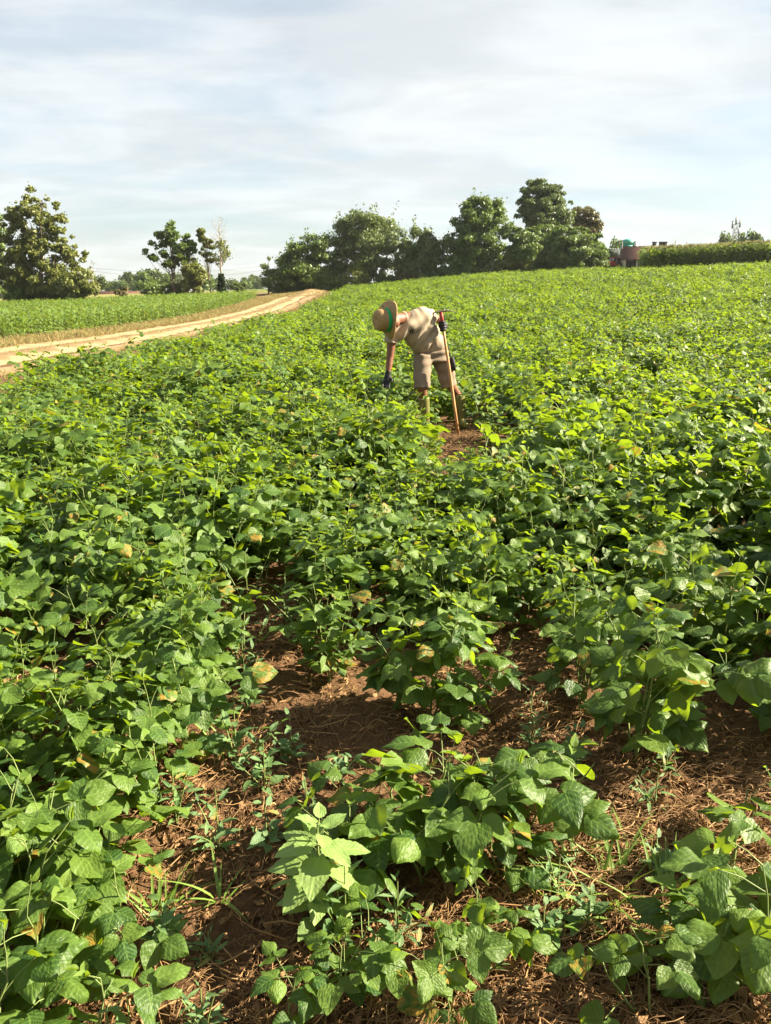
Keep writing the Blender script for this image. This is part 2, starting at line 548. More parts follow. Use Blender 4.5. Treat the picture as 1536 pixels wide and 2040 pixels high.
# ------------------------------------------------------------------ scattering with geometry nodes (stuff only)
def scatter(name, label, protos, pts, rot, scl, idx):
    pc = bpy.data.collections.new(name + '_kinds')
    for i, o in enumerate(protos):
        o.name = '%s_kind_%02d' % (name, i)
        pc.objects.link(o)
    me = bpy.data.meshes.new(name)
    me.vertices.add(len(pts))
    me.vertices.foreach_set('co', np.asarray(pts, np.float32).ravel())
    for nm, typ, arr, key in (('rot', 'FLOAT_VECTOR', rot, 'vector'), ('scl', 'FLOAT', scl, 'value'), ('idx', 'INT', idx, 'value')):
        a = me.attributes.new(nm, typ, 'POINT')
        a.data.foreach_set(key, np.asarray(arr, np.int32 if typ == 'INT' else np.float32).ravel())
    o = link(bpy.data.objects.new(name, me))
    ng = bpy.data.node_groups.new(name, 'GeometryNodeTree')
    ng.interface.new_socket('Geometry', in_out='INPUT', socket_type='NodeSocketGeometry')
    ng.interface.new_socket('Geometry', in_out='OUTPUT', socket_type='NodeSocketGeometry')
    n, l = ng.nodes, ng.links
    gi, go = n.new('NodeGroupInput'), n.new('NodeGroupOutput')
    m2p = n.new('GeometryNodeMeshToPoints')
    ci = n.new('GeometryNodeCollectionInfo')
    ci.inputs['Collection'].default_value = pc
    ci.inputs['Separate Children'].default_value = True
    ci.inputs['Reset Children'].default_value = True
    iop = n.new('GeometryNodeInstanceOnPoints')
    iop.inputs['Pick Instance'].default_value = True

    def attr(nm, dt):
        q = n.new('GeometryNodeInputNamedAttribute')
        q.data_type = dt
        q.inputs[0].default_value = nm
        return [s for s in q.outputs if s.enabled][0]
    e2r = n.new('FunctionNodeEulerToRotation')
    l.new(attr('rot', 'FLOAT_VECTOR'), e2r.inputs[0])
    l.new(gi.outputs[0], m2p.inputs['Mesh'])
    l.new(m2p.outputs[0], iop.inputs['Points'])
    l.new(ci.outputs[0], iop.inputs['Instance'])
    l.new(attr('idx', 'INT'), iop.inputs['Instance Index'])
    l.new(e2r.outputs[0], iop.inputs['Rotation'])
    l.new(attr('scl', 'FLOAT'), iop.inputs['Scale'])
    l.new(iop.outputs[0], go.inputs[0])
    md = o.modifiers.new('scatter', 'NODES')
    md.node_group = ng
    return tag(o, label, kind='stuff')


def proto(mesh):
    return bpy.data.objects.new('kind', mesh)


# ------------------------------------------------------------------ leaves
def leaf_grid(nl, nw, L, W, seed, fold=0.25, droop=0.25, rip=0.05, peak=0.60, lobe=0.07, teeth=0.0, age=0.0, roll=0.0, tip=1.0):
    """Leaf blade: x across, y along, z up; base at the origin."""
    r = np.random.default_rng(seed)
    t = np.linspace(0, 1, nl + 1) ** 0.9
    u = np.linspace(-1, 1, nw + 1)
    T, U = np.meshgrid(t, u, indexing='ij')
    f = np.sin(np.pi * np.clip(T, 0.012, 0.992) ** peak) ** 0.78 * (1 - 0.12 * tip * T ** 6)
    if teeth:
        f = f * (1 + teeth * np.where(np.arange(nl + 1)[:, None] % 2, 1, -1) * (np.abs(U) > 0.9))
    X = U * f * W / 2 * (1 + 0.08 * r.normal() * np.sign(U))
    Y = T * L - lobe * L * np.abs(U) ** 1.6 * (1 - T) ** 3
    a, b, c = r.uniform(0, 6.28, 3)
    Z = fold * np.abs(X) - droop * L * T ** 2 - roll * np.abs(U) ** 3 * W * 0.5
    Z = Z + rip * W * (np.sin(T * 9 + a + U * 1.5) * np.abs(U) + 0.6 * np.sin(T * 5 + b) * U + 0.4 * np.sin(T * 17 + c) * np.abs(U))
    V = np.stack([X, Y, Z], -1).reshape(-1, 3)
    k = nw + 1
    ii = (np.arange(nl)[:, None] * k + np.arange(nw)[None, :]).ravel()
    Q = np.stack([ii, ii + 1, ii + k + 1, ii + k], -1)
    uv = np.stack([U * np.maximum(f, 0.05), T, np.full_like(T, age)], -1).reshape(-1, 3)
    return V, Q, uv


def leaf_variants(nl, nw, specs):
    out = []
    for sp in specs:
        out.append(leaf_grid(nl, nw, 1.0, sp['W'], sp['seed'], sp['fold'], sp['droop'], sp['rip'], age=sp['age'], roll=sp['roll'], lobe=sp.get('lobe', 0.08)))
    return out


SPECS = []
for i in range(9):
    q = np.random.default_rng(100 + i)
    SPECS.append(dict(W=q.uniform(0.76, 0.98), seed=200 + i, fold=q.uniform(-0.10, 0.38), droop=q.uniform(-0.02, 0.28), rip=q.uniform(0.025, 0.07), age=0.0 if i < 5 else 0.2, roll=q.uniform(-0.12, 0.32)))
for i in range(3):
    q = np.random.default_rng(300 + i)
    SPECS.append(dict(W=q.uniform(0.55, 0.72), seed=400 + i, fold=q.uniform(0.3, 0.7), droop=q.uniform(0.0, 0.25), rip=0.03, age=0.8, roll=0.0))
HI = leaf_variants(9, 6, SPECS)
LO = leaf_variants(3, 2, SPECS)
LEAF_ME = []
for i, (v, f, uv) in enumerate(HI):
    b = MB()
    b.add(v, f, uv)
    LEAF_ME.append(b.mesh('bean_leaf', M_BEAN))


def nrm(v):
    v = np.asarray(v, float)
    return v / (np.linalg.norm(v) + 1e-9)


SUNV = np.array(SUN_DIR)


def basis(tip, normal):
    y = nrm(tip)
    z = nrm(np.asarray(normal) - y * np.dot(normal, y))
    x = np.cross(y, z)
    return np.stack([x, y, z], 1)


def gen_bean(r, h, spread, nstem, leaf=0.092, low=0.22, helio=1.0):
    """Stems (paths, radii) and leaves (pos, 3x3, size, variant) of one bean plant about its base."""
    stems, leaves = [], []
    for s in range(nstem):
        az = r.uniform(0, 6.28)
        lean = spread * r.uniform(0.35, 1.0) if s else spread * 0.25 * r.random()
        hh = h * r.uniform(0.78, 1.12) if s else h
        k = 7
        t = np.linspace(0, 1, k)
        wob = r.normal(0, 0.012, (k, 2)).cumsum(0)
        P = np.stack([np.cos(az) * lean * t ** 1.2 + wob[:, 0] * t, np.sin(az) * lean * t ** 1.2 + wob[:, 1] * t, hh * t * (1 - 0.10 * t * lean / max(h, .1)) - 0.03], 1)
        if s:
            P[:, :2] += np.array([np.cos(az), np.sin(az)]) * 0.012
        stems.append((P, np.linspace(0.0048, 0.0018, k)))
        a = r.uniform(0, 6.28)
        z = low * hh * r.uniform(0.6, 1.2)
        while z < hh * 1.0:
            f = z / hh
            p = np.array([np.interp(f, t, P[:, i]) for i in range(3)])
            young = f > 0.92
            a += 2.4 + r.normal(0, 0.5)
            pl = (0.055 + 0.10 * r.random()) * (0.45 if young else 1.0) * (1 - 0.15 * f)
            out = np.array([np.cos(a), np.sin(a), 0])
            d = nrm(out * (1.0 if not young else 0.5) + np.array([0, 0, r.uniform(0.25, 0.95)]))
            e = p + d * pl
            midp = (p + e) / 2 + np.array([0, 0, 0.008])
            stems.append((np.array([p, midp, e]), np.array([0.0017, 0.0014, 0.0012])))
            sz = leaf * r.uniform(0.78, 1.15) * (r.uniform(0.38, 0.62) if young else (0.92 if f > 0.7 else 1.0))
            nb = nrm(np.array([0, 0, 1.0]) + SUNV * helio * r.uniform(0.3, 1.4) + out * 0.25 + r.normal(0, 0.33, 3))
            side = nrm(np.cross(out, nb))
            for w, ang in ((0, 0), (1, 1.25), (2, -1.25)):
                tip = nrm(np.cos(ang) * nrm(out + np.array([0, 0, 0.1])) + np.sin(ang) * side + np.array([0, 0, -0.28 if not young else 0.5]) + r.normal(0, 0.14, 3))
                nl = nrm(nb + r.normal(0, 0.22, 3) + np.array([0, 0, 0.15]))
                base = e + tip * 0.006 + (d * 0.022 if w == 0 else 0)
                var = int(9 + r.integers(3)) if young else int(r.integers(5) if f < 0.55 else r.integers(9))
                leaves.append((base, basis(tip, nl), sz * (1.06 if w == 0 else 0.94), var, r.random()))
            z += (0.045 + 0.018 * r.random()) * (1 if nstem < 4 else 1.15)
        # growing tip
        if hh > 0.3 and r.random() < 0.3:
            tp = P[-1]
            e = tp + np.array([r.normal(0, 0.03), r.normal(0, 0.03), 0.05 + 0.09 * r.random()])
            stems.append((np.array([tp, (tp + e) / 2 + r.normal(0, .006, 3), e]), np.array([0.0018, 0.0014, 0.001])))
            for q in range(2):
                ang = r.uniform(0, 6.28)
                leaves.append((e, basis((np.cos(ang), np.sin(ang), 0.9), (r.normal(), r.normal(), 0.8)), leaf * r.uniform(0.3, 0.5), int(9 + r.integers(3)), r.random()))
    return stems, leaves


def stem_builder(stems, seg=4):
    b = MB()
    for P, rad in stems:
        v, f = loft(P, list(rad), seg, cap=False)
        b.add(v, f)
    return b


def joined_plant(name, stems, leaves, shapes, leafmat, stemmat, seg=3):
    b = stem_builder(stems, seg)
    ns = sum(len(q) for fs in b.f for q in fs)
    for pos, Mx, sz, var, rv in leaves:
        v, f, uv = shapes[var]
        b.add((v * sz) @ Mx.T + pos, f, uv, rv)
    me = b.mesh(name, stemmat)
    me.materials.append(leafmat)
    mi = np.ones(len(me.polygons), np.int32)
    mi[:ns] = 0
    me.polygons.foreach_set('material_index', mi)
    return me


PLANTS = []      # (stems, leaves, kind)
for i in range(12):
    PLANTS.append(gen_bean(np.random.default_rng(1000 + i), np.random.default_rng(50 + i).uniform(0.46, 0.62), 0.27, 3, 0.090))
for i in range(6):
    PLANTS.append(gen_bean(np.random.default_rng(2000 + i), np.random.default_rng(80 + i).uniform(0.25, 0.34), 0.17, 2, 0.084, low=0.3, helio=1.0))
TALL, LOW = list(range(12)), list(range(12, 18))
STEM_ME = [stem_builder(p[0]).mesh('bean_stem', M_STEM) for p in PLANTS]
LOW_ME = [joined_plant('bean_clump', p[0], p[1], LO, M_BEAN, M_STEM) for p in PLANTS]


def mat4(Mx, sz, pos):
    m = Matrix.Identity(4)
    for i in range(3):
        for j in range(3):
            m[i][j] = Mx[i][j] * sz
        m[i][3] = pos[i]
    return m


LEAF_LOCAL = [[(mat4(Mx, sz, pos), var) for pos, Mx, sz, var, rv in p[1]] for p in PLANTS]


def place_bean(kind, x, y, rz, sc, label, group=None):
    o = thing('bean_plant', label, 'bean plant', (x, y, float(ground_z(x, y))), rz, group)
    o.scale = (sc, sc, sc)
    link(bpy.data.objects.new('stem', STEM_ME[kind]), o)
    for m, var in LEAF_LOCAL[kind]:
        q = bpy.data.objects.new('leaf', LEAF_ME[var])
        COL.objects.link(q)
        q.parent = o
        q.matrix_local = m
    return o


# ------------------------------------------------------------------ where the beans stand
PERSON_X, PERSON_Y = 0.95, 9.45
rows = [0.07 + 0.77 * k for k in range(0, 140)] + [-0.93 - 0.74 * k for k in range(0, 9)] + [-0.62, -0.27, 0.44, -0.76, -1.29, -2.0, 1.23, 2.0]
cand = []
for ri, xr in enumerate(rows):
    r = np.random.default_rng(5000 + ri)
    y = 1.15
    while y < 116:
        step = 0.15 if y < 25 else (0.22 if y < 60 else 0.33)
        y += step * r.uniform(0.7, 1.3) * (0.85 if 3.2 < y < 20 else 0.75 if y < 2.2 else 1.0)
        x = xr + r.normal(0, 0.085 if y < 4 else 0.17) + 0.05 * math.sin(y * 0.7 + ri)
        if abs(x) > 0.62 * y + 3.0 or x < -5.5 + 0.25 * math.sin(y * .9):
            continue
        if x > 29 and y > 90:
            continue
        if 150 <= ri < 153 and (y < (2.95 if ri == 150 else 3.3 if ri == 151 else 2.15) or y > 8 or r.random() < (0.3 if ri == 152 else 0.2)):
            continue
        if ri >= 153 and (y > 6 or r.random() < 0.3 or (x > 0 and y < 2.5)):
            continue
        if ri == 0 and y < 3.25:
            continue
        if ri == 149 and y < 4.15 + 0.2 * r.random():
            continue
        if 1 <= ri < 140 and y < 2.36 + 0.1 * math.sin(ri * 3):
            continue
        # trodden gap where the worker stands and the bare patch before the boots
        if (-0.2 < x - 0.10 * y < 0.25 and 7.1 < y < 9.95) or (abs(x - 0.62) < 0.16 and 9.0 < y < 9.4):
            continue
        low = 0.42 if abs(x - 0.095 * y) < 0.38 and 5.5 < y < 7.4 else 0.62 if -0.3 < x - 0.09 * y < 0.5 and 6.0 < y < 9.3 else 1.0
        if y > 5 and val_noise(np.array([x + 60]), np.array([y]), 0.55, 25)[0] < -0.36:
            continue

        if ri == 1 and 5.6 < y < 6.5 and r.random() < 0.6:
            continue
        if y < 12 and r.random() < 0.06:
            continue
        cand.append((x, y, ri, r.random(), r.uniform(0, 6.28), low * r.uniform(0.85, 1.14) * (1.0 if y < 3.4 else 1.06) * float(1 + 0.6 * val_noise(np.array([x + 40]), np.array([y]), 0.8, 21)[0] + 0.2 * val_noise(np.array([x + 90]), np.array([y]), 0.25, 22)[0])))

fore = [  # kind index, x, y, scale, label
    (12, -0.11, 1.40, 0.66, 'low broad-leaved bean plant at the bottom edge beside the pale nettle-like weed'),
    (13, 0.06, 1.38, 0.62, 'low bean plant with wide puckered leaves at the bottom edge, right of the weed'),
    (14, 0.15, 1.36, 0.7, 'low bean plant at the bottom edge under the lone seedling'),
    (16, -0.22, 1.36, 0.6, 'low bean plant at the bottom edge, left of the pale weed'),
    (12, 0.88, 1.34, 1.1, 'large-leaved bean plant in the very bottom right corner'),
    (14, 0.24, 1.56, 0.62, 'small lone bean seedling on the bare soil, bottom centre'),
    (15, 0.76, 1.46, 0.95, 'bean plant in the bottom right corner with curling pale leaf'),
    (16, 0.60, 1.38, 0.85, 'low dark bean plant left of the bottom right corner clump'),
    (17, 0.97, 1.82, 0.95, 'bean plant at the right edge behind the grass tuft'),
    (13, -0.03, 1.86, 1.05, 'bean plant behind the nettle-like weed in the near centre clump'),
    (14, 0.11, 1.84, 1.1, 'bean plant with yellowing lower leaf in the near centre clump'),
    (12, 0.22, 1.88, 1.1, 'leafy bean plant in the middle of the near centre clump'),
    (16, 0.31, 1.93, 1.1, 'bean plant at the right side of the near centre clump'),
    (15, 0.44, 2.02, 1.15, 'bean plant set apart at the right end of the near centre clump'),
    (17, 0.02, 2.0, 1.05, 'bean plant at the back of the near centre clump'),
    (17, 0.33, 1.80, 0.9, 'low bean plant leaning forward at the front right of the near centre clump'),
    (15, -0.10, 1.95, 1.0, 'bean plant at the back left of the near centre clump'),
    (16, 0.15, 2.02, 1.1, 'bean plant at the back right of the near centre clump'),
    (13, 0.92, 1.50, 1.1, 'tall-leaved bean plant cut by the right edge at the bottom'),
    (3, 0.06, 2.75, 0.98, 'tall bean plant standing alone mid centre before bare straw'),
    (7, 0.17, 2.68, 0.92, 'bushy bean plant just right of the lone tall one'),
    (5, 0.28, 2.60, 0.85, 'bean plant with hanging leaves at the right of the mid centre pair'),
    (15, -0.86, 1.50, 1.1, 'bright bean plant at the left edge just above the bottom left corner'),
    (13, -0.76, 1.72, 1.05, 'bean plant hanging over the bare soil, lower left'),
    (17, -0.95, 1.78, 1.15, 'dense bean plant at the left edge, lower left'),
    (12, -0.62, 1.30, 0.8, 'low bean plant at the bottom edge, right of the bottom left corner'),
    (14, -0.80, 1.38, 0.9, 'low bean plant in the bottom left corner'),
    (16, -0.66, 1.60, 0.8, 'bean plant with one upright round leaf at the bottom left'),
    (12, -0.92, 1.62, 1.0, 'low bright bean plant at the left edge above the corner'),
]
n_fore = len(fore)
for k, x, y, sc, lab in fore:
    place_bean(k, x, y, random.uniform(0, 6.28), sc, lab)
cand.sort(key=lambda c: c[0] ** 2 + c[1] ** 2 if abs(c[0]) < 0.55 * c[1] + 0.25 else 1e4 + c[1])
N_IND = 300 - n_fore
LABELS = ('leafy bean plant in the dense rows left of the bare straw gap', 'leafy bean plant in the centre row beyond the lone tall one', 'leafy bean plant in the rows right of the centre row')
GROUPS = ('bean plants in the left rows', 'bean plants in the centre row', 'bean plants in the right rows')
for x, y, ri, q, rz, sc in cand[:N_IND]:
    kind = LOW[int(q * 6)] if (y < 2.1 and x < 0) else TALL[int(q * 12)]
    g = 0 if 140 <= ri < 150 or ri in (152, 153, 154) else (1 if ri in (0, 150, 151) else 2)
    place_bean(kind, x, y, rz, sc, LABELS[g], GROUPS[g])
rest = cand[N_IND:]
P = np.array([(c[0], c[1]) for c in rest])
Z = ground_z(P[:, 0], P[:, 1])
sc = np.array([c[5] for c in rest]) * np.where(P[:, 1] > 60, 1.25, np.where(P[:, 1] > 25, 1.12, 1.0))
rot = np.stack([rng.normal(0, 0.05, len(rest)), rng.normal(0, 0.05, len(rest)), [c[4] for c in rest]], 1)
scatter('bean_crop', 'closed green bean crop filling the field to its far edge', [proto(m) for m in LOW_ME[:12]],
        np.column_stack([P, Z]), rot, sc, [int(c[3] * 12) for c in rest])

# ------------------------------------------------------------------ litter, weeds and grass on the bare soil
def in_gap(x, y):
    """How bare the soil lies at (x, y)."""
    d = np.full(np.shape(x), 0.25)
    d = np.where((np.abs(x + 0.45) < 0.33) & (y < 4.9), 1.0, d)
    d = np.where((y < 2.55) & (x > 0.35), 1.0, d)
    d = np.where((y > 1.9) & (y < 2.7) & (np.abs(x) < 0.6), 1.0, d)
    d = np.where((y < 1.75) & (x > -0.6) & (x < 0.6), 0.8, d)
    d = np.where((np.abs(x - 0.5) < 0.28) & (y < 3.6), 1.0, d)
    d = np.where((np.hypot((x - 0.83) / 0.4, (y - 8.8) / 0.7) < 1), 1.0, d)
    return d


def gap_points(n, seed, ymax=9.5, keep=1.0):
    r = np.random.default_rng(seed)
    y = 1.05 + (ymax - 1.05) * r.random(n * 6) ** 2.1
    x = r.uniform(-1, 1, n * 6) * (0.6 * y + 0.25)
    clump = 0.55 + 1.3 * (val_noise(x + 30, y, 1.7, 31) + 0.15)
    k = r.random(n * 6) < in_gap(x, y) * np.clip(clump, 0.12, 1) * keep
    return x[k][:n], y[k][:n], r


x, y, r = gap_points(26000, 41)
x = np.concatenate([x, r.normal(0.88, 0.2, 900)])
y = np.concatenate([y, r.uniform(7.6, 9.8, 900)])
b = MB()
for i in range(len(x)):
    L = 0.02 + 0.17 * r.random() ** 2.6
    a = r.normal(0.25, 0.8) if x[i] > 0.3 and y[i] < 4 else r.uniform(0, 6.28)
    n = 5
    t = np.linspace(-0.5, 0.5, n)
    bend = r.normal(0, 0.35)
    ang = a + bend * t * 3
    d = np.stack([np.cos(ang), np.sin(ang)], 1) * L / (n - 1)
    q = np.array([x[i], y[i]]) + np.cumsum(d, 0) - d.sum(0) / 2
    z = ground_z(q[:, 0], q[:, 1]) + 0.006 + 0.03 * r.random() ** 2 + 0.018 * r.random() * (1 - (2 * t) ** 2) + np.array([0, 0, 0, 0, 1]) * 0.02 * r.random() ** 3
    rad = 0.0006 + 0.0024 * r.random() ** 3
    v, f = loft(np.column_stack([q, z]), rad, 3, cap=False)
    b.add(v, f, np.tile([0.0, 0.5, 0.8 * r.random() ** 2], (len(v), 1)), r.random())
tag(b.obj('straw_litter', M_STRAW), 'dry brown stalks lying on the bare soil', kind='stuff')

dead = leaf_variants(3, 4, [dict(W=0.7, seed=900 + i, fold=0.6, droop=0.5, rip=0.16, age=0.0, roll=0.7) for i in range(6)])
x, y, r = gap_points(11000, 43)
b = MB()
for i in range(len(x)):
    v, f, uv = dead[int(r.integers(6))]
    sz = 0.012 + 0.036 * r.random() ** 1.8
    a = r.uniform(0, 6.28)
    M_ = basis((math.cos(a), math.sin(a), r.normal(0, 0.3)), (r.normal(0, 0.5), r.normal(0, 0.5), 1 if r.random() < .6 else -1))
    v = (v * sz) @ M_.T + np.array([x[i], y[i], float(ground_z(x[i], y[i])) + 0.010])
    b.add(v, f, uv, r.random())
tag(b.obj('dead_leaf_litter', M_DEADLEAF), 'crumpled dead leaves strewn over the bare soil', kind='stuff')

# crumbs of earth
x, y, r = gap_points(2600, 47, ymax=6)
b = MB()
for i in range(len(x)):
    s_ = 0.004 + 0.014 * r.random() ** 3
    v, f = ellipsoid((x[i], y[i], float(ground_z(x[i], y[i])) + s_ * 0.3), (s_, s_ * r.uniform(.6, 1), s_ * .7), None, 6, 4)
    v = v + r.normal(0, s_ * 0.13, v.shape)
    b.add(v, f)
tag(b.obj('soil_crumbs', M_SOIL, smooth=False), 'small crumbs of brown earth', kind='stuff')


def gen_weed(r, h, n, lsz, slim, upright=0.4, branch=3):
    stems, leaves = [], []
    for s in range(branch):
        az = r.uniform(0, 6.28)
        lean = h * (0.15 + 0.5 * r.random()) * (s > 0)
        hh = h * (1 if s == 0 else r.uniform(0.55, 0.95))
        t = np.linspace(0, 1, 5)
        P = np.stack([np.cos(az) * lean * t ** 1.3, np.sin(az) * lean * t ** 1.3, hh * t - 0.01], 1)
        stems.append((P, np.linspace(0.0022, 0.0009, 5)))
        a = r.uniform(0, 6.28)
        for j in range(n):
            f = 0.12 + 0.88 * (j + 0.5) / n
            a += 2.4
            p = np.array([np.interp(f, t, P[:, i]) for i in range(3)])
            out = np.array([math.cos(a), math.sin(a), 0])
            sz = lsz * r.uniform(0.6, 1.15) * (1 - 0.5 * f)
            tip = nrm(out + np.array([0, 0, upright + r.normal(0, 0.3)]))
            nb = nrm(np.array([0, 0, 1.0]) + SUNV * 0.4 + r.normal(0, 0.3, 3))
            leaves.append((p + tip * 0.008, basis(tip, nb), sz, slim + int(r.integers(3)), r.random()))
    return stems, leaves


WSPEC = [dict(W=0.52, seed=600 + i, fold=0.25, droop=0.15, rip=0.05, age=0.15 * i, roll=0.05, lobe=0.0) for i in range(3)] + \
        [dict(W=0.28, seed=610 + i, fold=0.3, droop=0.2, rip=0.03, age=0.15 * i, roll=0.0, lobe=0.0) for i in range(3)]
WH = leaf_variants(5, 4, WSPEC)
WL = leaf_variants(3, 2, WSPEC)
WLEAF = []
for v, f, uv in WH:
    b = MB()
    b.add(v, f, uv)
    WLEAF.append(b.mesh('weed_leaf', M_WEED))


def plant_with_leaves(name, label, cat, x, y, rz, stems, leaves, leafme, stemmat, group=None, sc=1.0):
    o = thing(name, label, cat, (x, y, float(ground_z(x, y))), rz, group)
    o.scale = (sc, sc, sc)
    link(bpy.data.objects.new('stem', stem_builder(stems).mesh('stem', stemmat)), o)
    for pos, Mx, sz, var, rv in leaves:
        q = bpy.data.objects.new('leaf', leafme[var])
        COL.objects.link(q)
        q.parent = o
        q.matrix_local = mat4(Mx, sz, pos)
    return o


weeds = [  # x, y, height, leaf size, slim shape 0/3, leaves per branch, label
    (-0.62, 3.05, 0.26, 0.060, 3, 13, 'fine feathery weed at the left of the straw gap, farthest of its patch'),
    (-0.72, 2.85, 0.22, 0.055, 3, 12, 'fine light green weed leaning out of the left bean row'),
    (-0.55, 2.72, 0.16, 0.050, 0, 9, 'small weed on the straw in front of the feathery ones'),
    (-0.52, 2.36, 0.20, 0.062, 0, 9, 'dull green goosefoot weed in the shaded straw gap'),
    (-0.40, 2.22, 0.13, 0.050, 0, 8, 'low goosefoot weed in the middle of the straw gap'),
    (-0.33, 2.38, 0.10, 0.045, 0, 8, 'tiny shaded weed right of the goosefoot'),
    (-0.66, 2.08, 0.15, 0.055, 3, 9, 'narrow-leaved weed at the foot of the left row'),
    (-0.50, 1.96, 0.15, 0.055, 3, 9, 'pale star-shaped weed on the brown litter left of centre'),
    (-0.36, 1.98, 0.11, 0.045, 0, 7, 'small weed between the litter and the centre clump'),
    (-0.24, 2.02, 0.14, 0.040, 3, 10, 'thin upright weed behind the nettle-like plant'),
    (-0.57, 1.62, 0.09, 0.045, 0, 7, 'low weed on the bare soil at the bottom left'),
    (-0.44, 1.56, 0.07, 0.035, 3, 7, 'tiny seedling weed on the bare soil, bottom left of centre'),
    (-0.41, 1.36, 0.10, 0.040, 3, 8, 'grey green weed at the bottom edge, left of centre'),
    (-0.55, 1.30, 0.13, 0.055, 3, 8, 'pale narrow-leaved weed in the bottom left corner'),
    (-0.10, 1.58, 0.17, 0.055, 3, 11, 'narrow-leaved weed growing against the nettle-like plant'),
    (0.03, 1.60, 0.13, 0.050, 3, 9, 'small weed right of the nettle-like plant'),
    (-0.02, 1.50, 0.09, 0.045, 0, 8, 'low weed in front of the nettle-like plant'),
    (0.25, 1.50, 0.07, 0.035, 3, 8, 'fine seedlings at the foot of the lone bean'),
    (0.40, 1.60, 0.09, 0.045, 0, 8, 'small weed left of the grass tuft'),
    (0.52, 1.62, 0.10, 0.050, 0, 8, 'round-leaved weed in front of the grass tuft'),
    (0.47, 1.75, 0.09, 0.045, 3, 8, 'weed mixed into the left side of the grass tuft'),
    (0.76, 1.80, 0.09, 0.045, 0, 7, 'weed between the grass tuft and the right edge beans'),
    (0.86, 2.12, 0.10, 0.045, 3, 8, 'small weed on the straw at the right edge'),
    (0.62, 2.30, 0.07, 0.040, 0, 6, 'tiny weed on the wide straw patch'),
    (0.95, 2.28, 0.08, 0.040, 0, 6, 'tiny weed at the back of the wide straw patch'),
    (0.52, 2.46, 0.18, 0.040, 3, 12, 'feathery weed at the foot of the right bean row'),
    (0.66, 2.40, 0.12, 0.040, 0, 10, 'small-leaved weed under the right bean row'),
    (-0.16, 2.30, 0.08, 0.045, 0, 7, 'small dark weed below the lone tall bean'),
    (-0.50, 3.60, 0.20, 0.05, 3, 10, 'fine weed far up the straw gap'),
    (-0.72, 3.75, 0.24, 0.055, 3, 11, 'feathery weed where the straw gap narrows'),
]
for i, (x, y, h, ls, sl, n, lab) in enumerate(weeds):
    st, lv_ = gen_weed(np.random.default_rng(700 + i), h, n, ls, sl)
    plant_with_leaves('weed', lab, 'weed', x, y, 0, st, lv_, WLEAF, M_STEM, 'small weeds on the bare soil', 1.5)

# the pale nettle-like weed
NSPEC = []
for i in range(4):
    q = np.random.default_rng(800 + i)
    NSPEC.append(leaf_grid(14, 4, 1.0, q.uniform(0.64, 0.74), 820 + i, q.uniform(0.1, 0.35), q.uniform(0.05, 0.3), 0.03, peak=0.66, lobe=0.02, teeth=0.05, age=0.2 * i, tip=1.5))
NLEAF = []
for v, f, uv in NSPEC:
    b = MB()
    b.add(v, f, uv)
    NLEAF.append(b.mesh('nettle_leaf', M_NETTLE))
r = np.random.default_rng(55)
st, lv_ = [], []
P = np.array([(0, 0, -0.02), (0.004, 0.0, 0.10), (-0.004, 0.004, 0.21), (-0.006, 0.0, 0.315), (-0.004, 0, 0.345)])
st.append((P, [0.0055, 0.005, 0.004, 0.003, 0.002]))
a = 0.5
for j, zf in enumerate(np.linspace(0.05, 0.335, 11)):
    for s in (0, 1, 2):
        ang = a + s * 2.09 + r.normal(0, 0.2)
        out = np.array([math.cos(ang), math.sin(ang), 0])
        up = 0.15 + 0.75 * max(0, (zf - 0.2) / 0.14)
        d = nrm(out + np.array([0, 0, up]))
        p = np.array([0, 0, zf])
        pl = 0.045 * (1 - 0.6 * (j / 10))
        st.append((np.array([p, p + d * pl]), [0.0014, 0.001]))
        sz = (0.055, 0.065, 0.075, 0.085, 0.09, 0.10, 0.11, 0.11, 0.095, 0.07, 0.045)[j] * r.uniform(0.9, 1.1)
        tip = nrm(out + np.array([0, 0, up - 0.35 + r.normal(0, 0.12)]))
        lv_.append((p + d * pl, basis(tip, nrm(np.array([0, 0, 1.0]) + SUNV * 0.4 + r.normal(0, .2, 3))), sz, int(r.integers(4)), 0))
    a += 1.15 + r.normal(0, 0.15)
plant_with_leaves('nettle_weed', 'tall pale toothed-leaved weed standing in front of the near bean clump', 'weed', -0.165, 1.64, 0.3, st, lv_, NLEAF, M_STEM)

# grass tufts
BL = [leaf_grid(6, 2, 1.0, 0.055, 950 + i, 0.25, 0.15 + 0.12 * i, 0.02, peak=0.5, lobe=0, age=0.2 * i) for i in range(4)]
BLADE = []
for v, f, uv in BL:
    b = MB()
    b.add(v, f, uv)
    BLADE.append(b.mesh('grass_blade', M_GRASS))


def grass_tuft(x, y, n, L, rad, label, seed):
    r = np.random.default_rng(seed)
    o = thing('grass_tuft', label, 'grass tuft', (x, y, float(ground_z(x, y))), 0, 'grass tufts on the bare soil')
    for i in range(n):
        a = r.uniform(0, 6.28)
        rr = rad * r.random() ** 0.7
        px_, py_ = rr * math.cos(a), rr * math.sin(a)
        a2 = a + r.normal(0, 0.8)
        tip = nrm((math.cos(a2), math.sin(a2), r.uniform(0.35, 1.9)))
        nb = nrm((-math.cos(a2) * .8, -math.sin(a2) * .8, 0.9))
        q = bpy.data.objects.new('blade', BLADE[int(r.integers(4))])
        COL.objects.link(q)
        q.parent = o
        z = float(ground_z(x + px_, y + py_) - ground_z(x, y)) - 0.004
        q.matrix_local = mat4(basis(tip, nb), L * r.uniform(0.45, 1.15), (px_, py_, z))


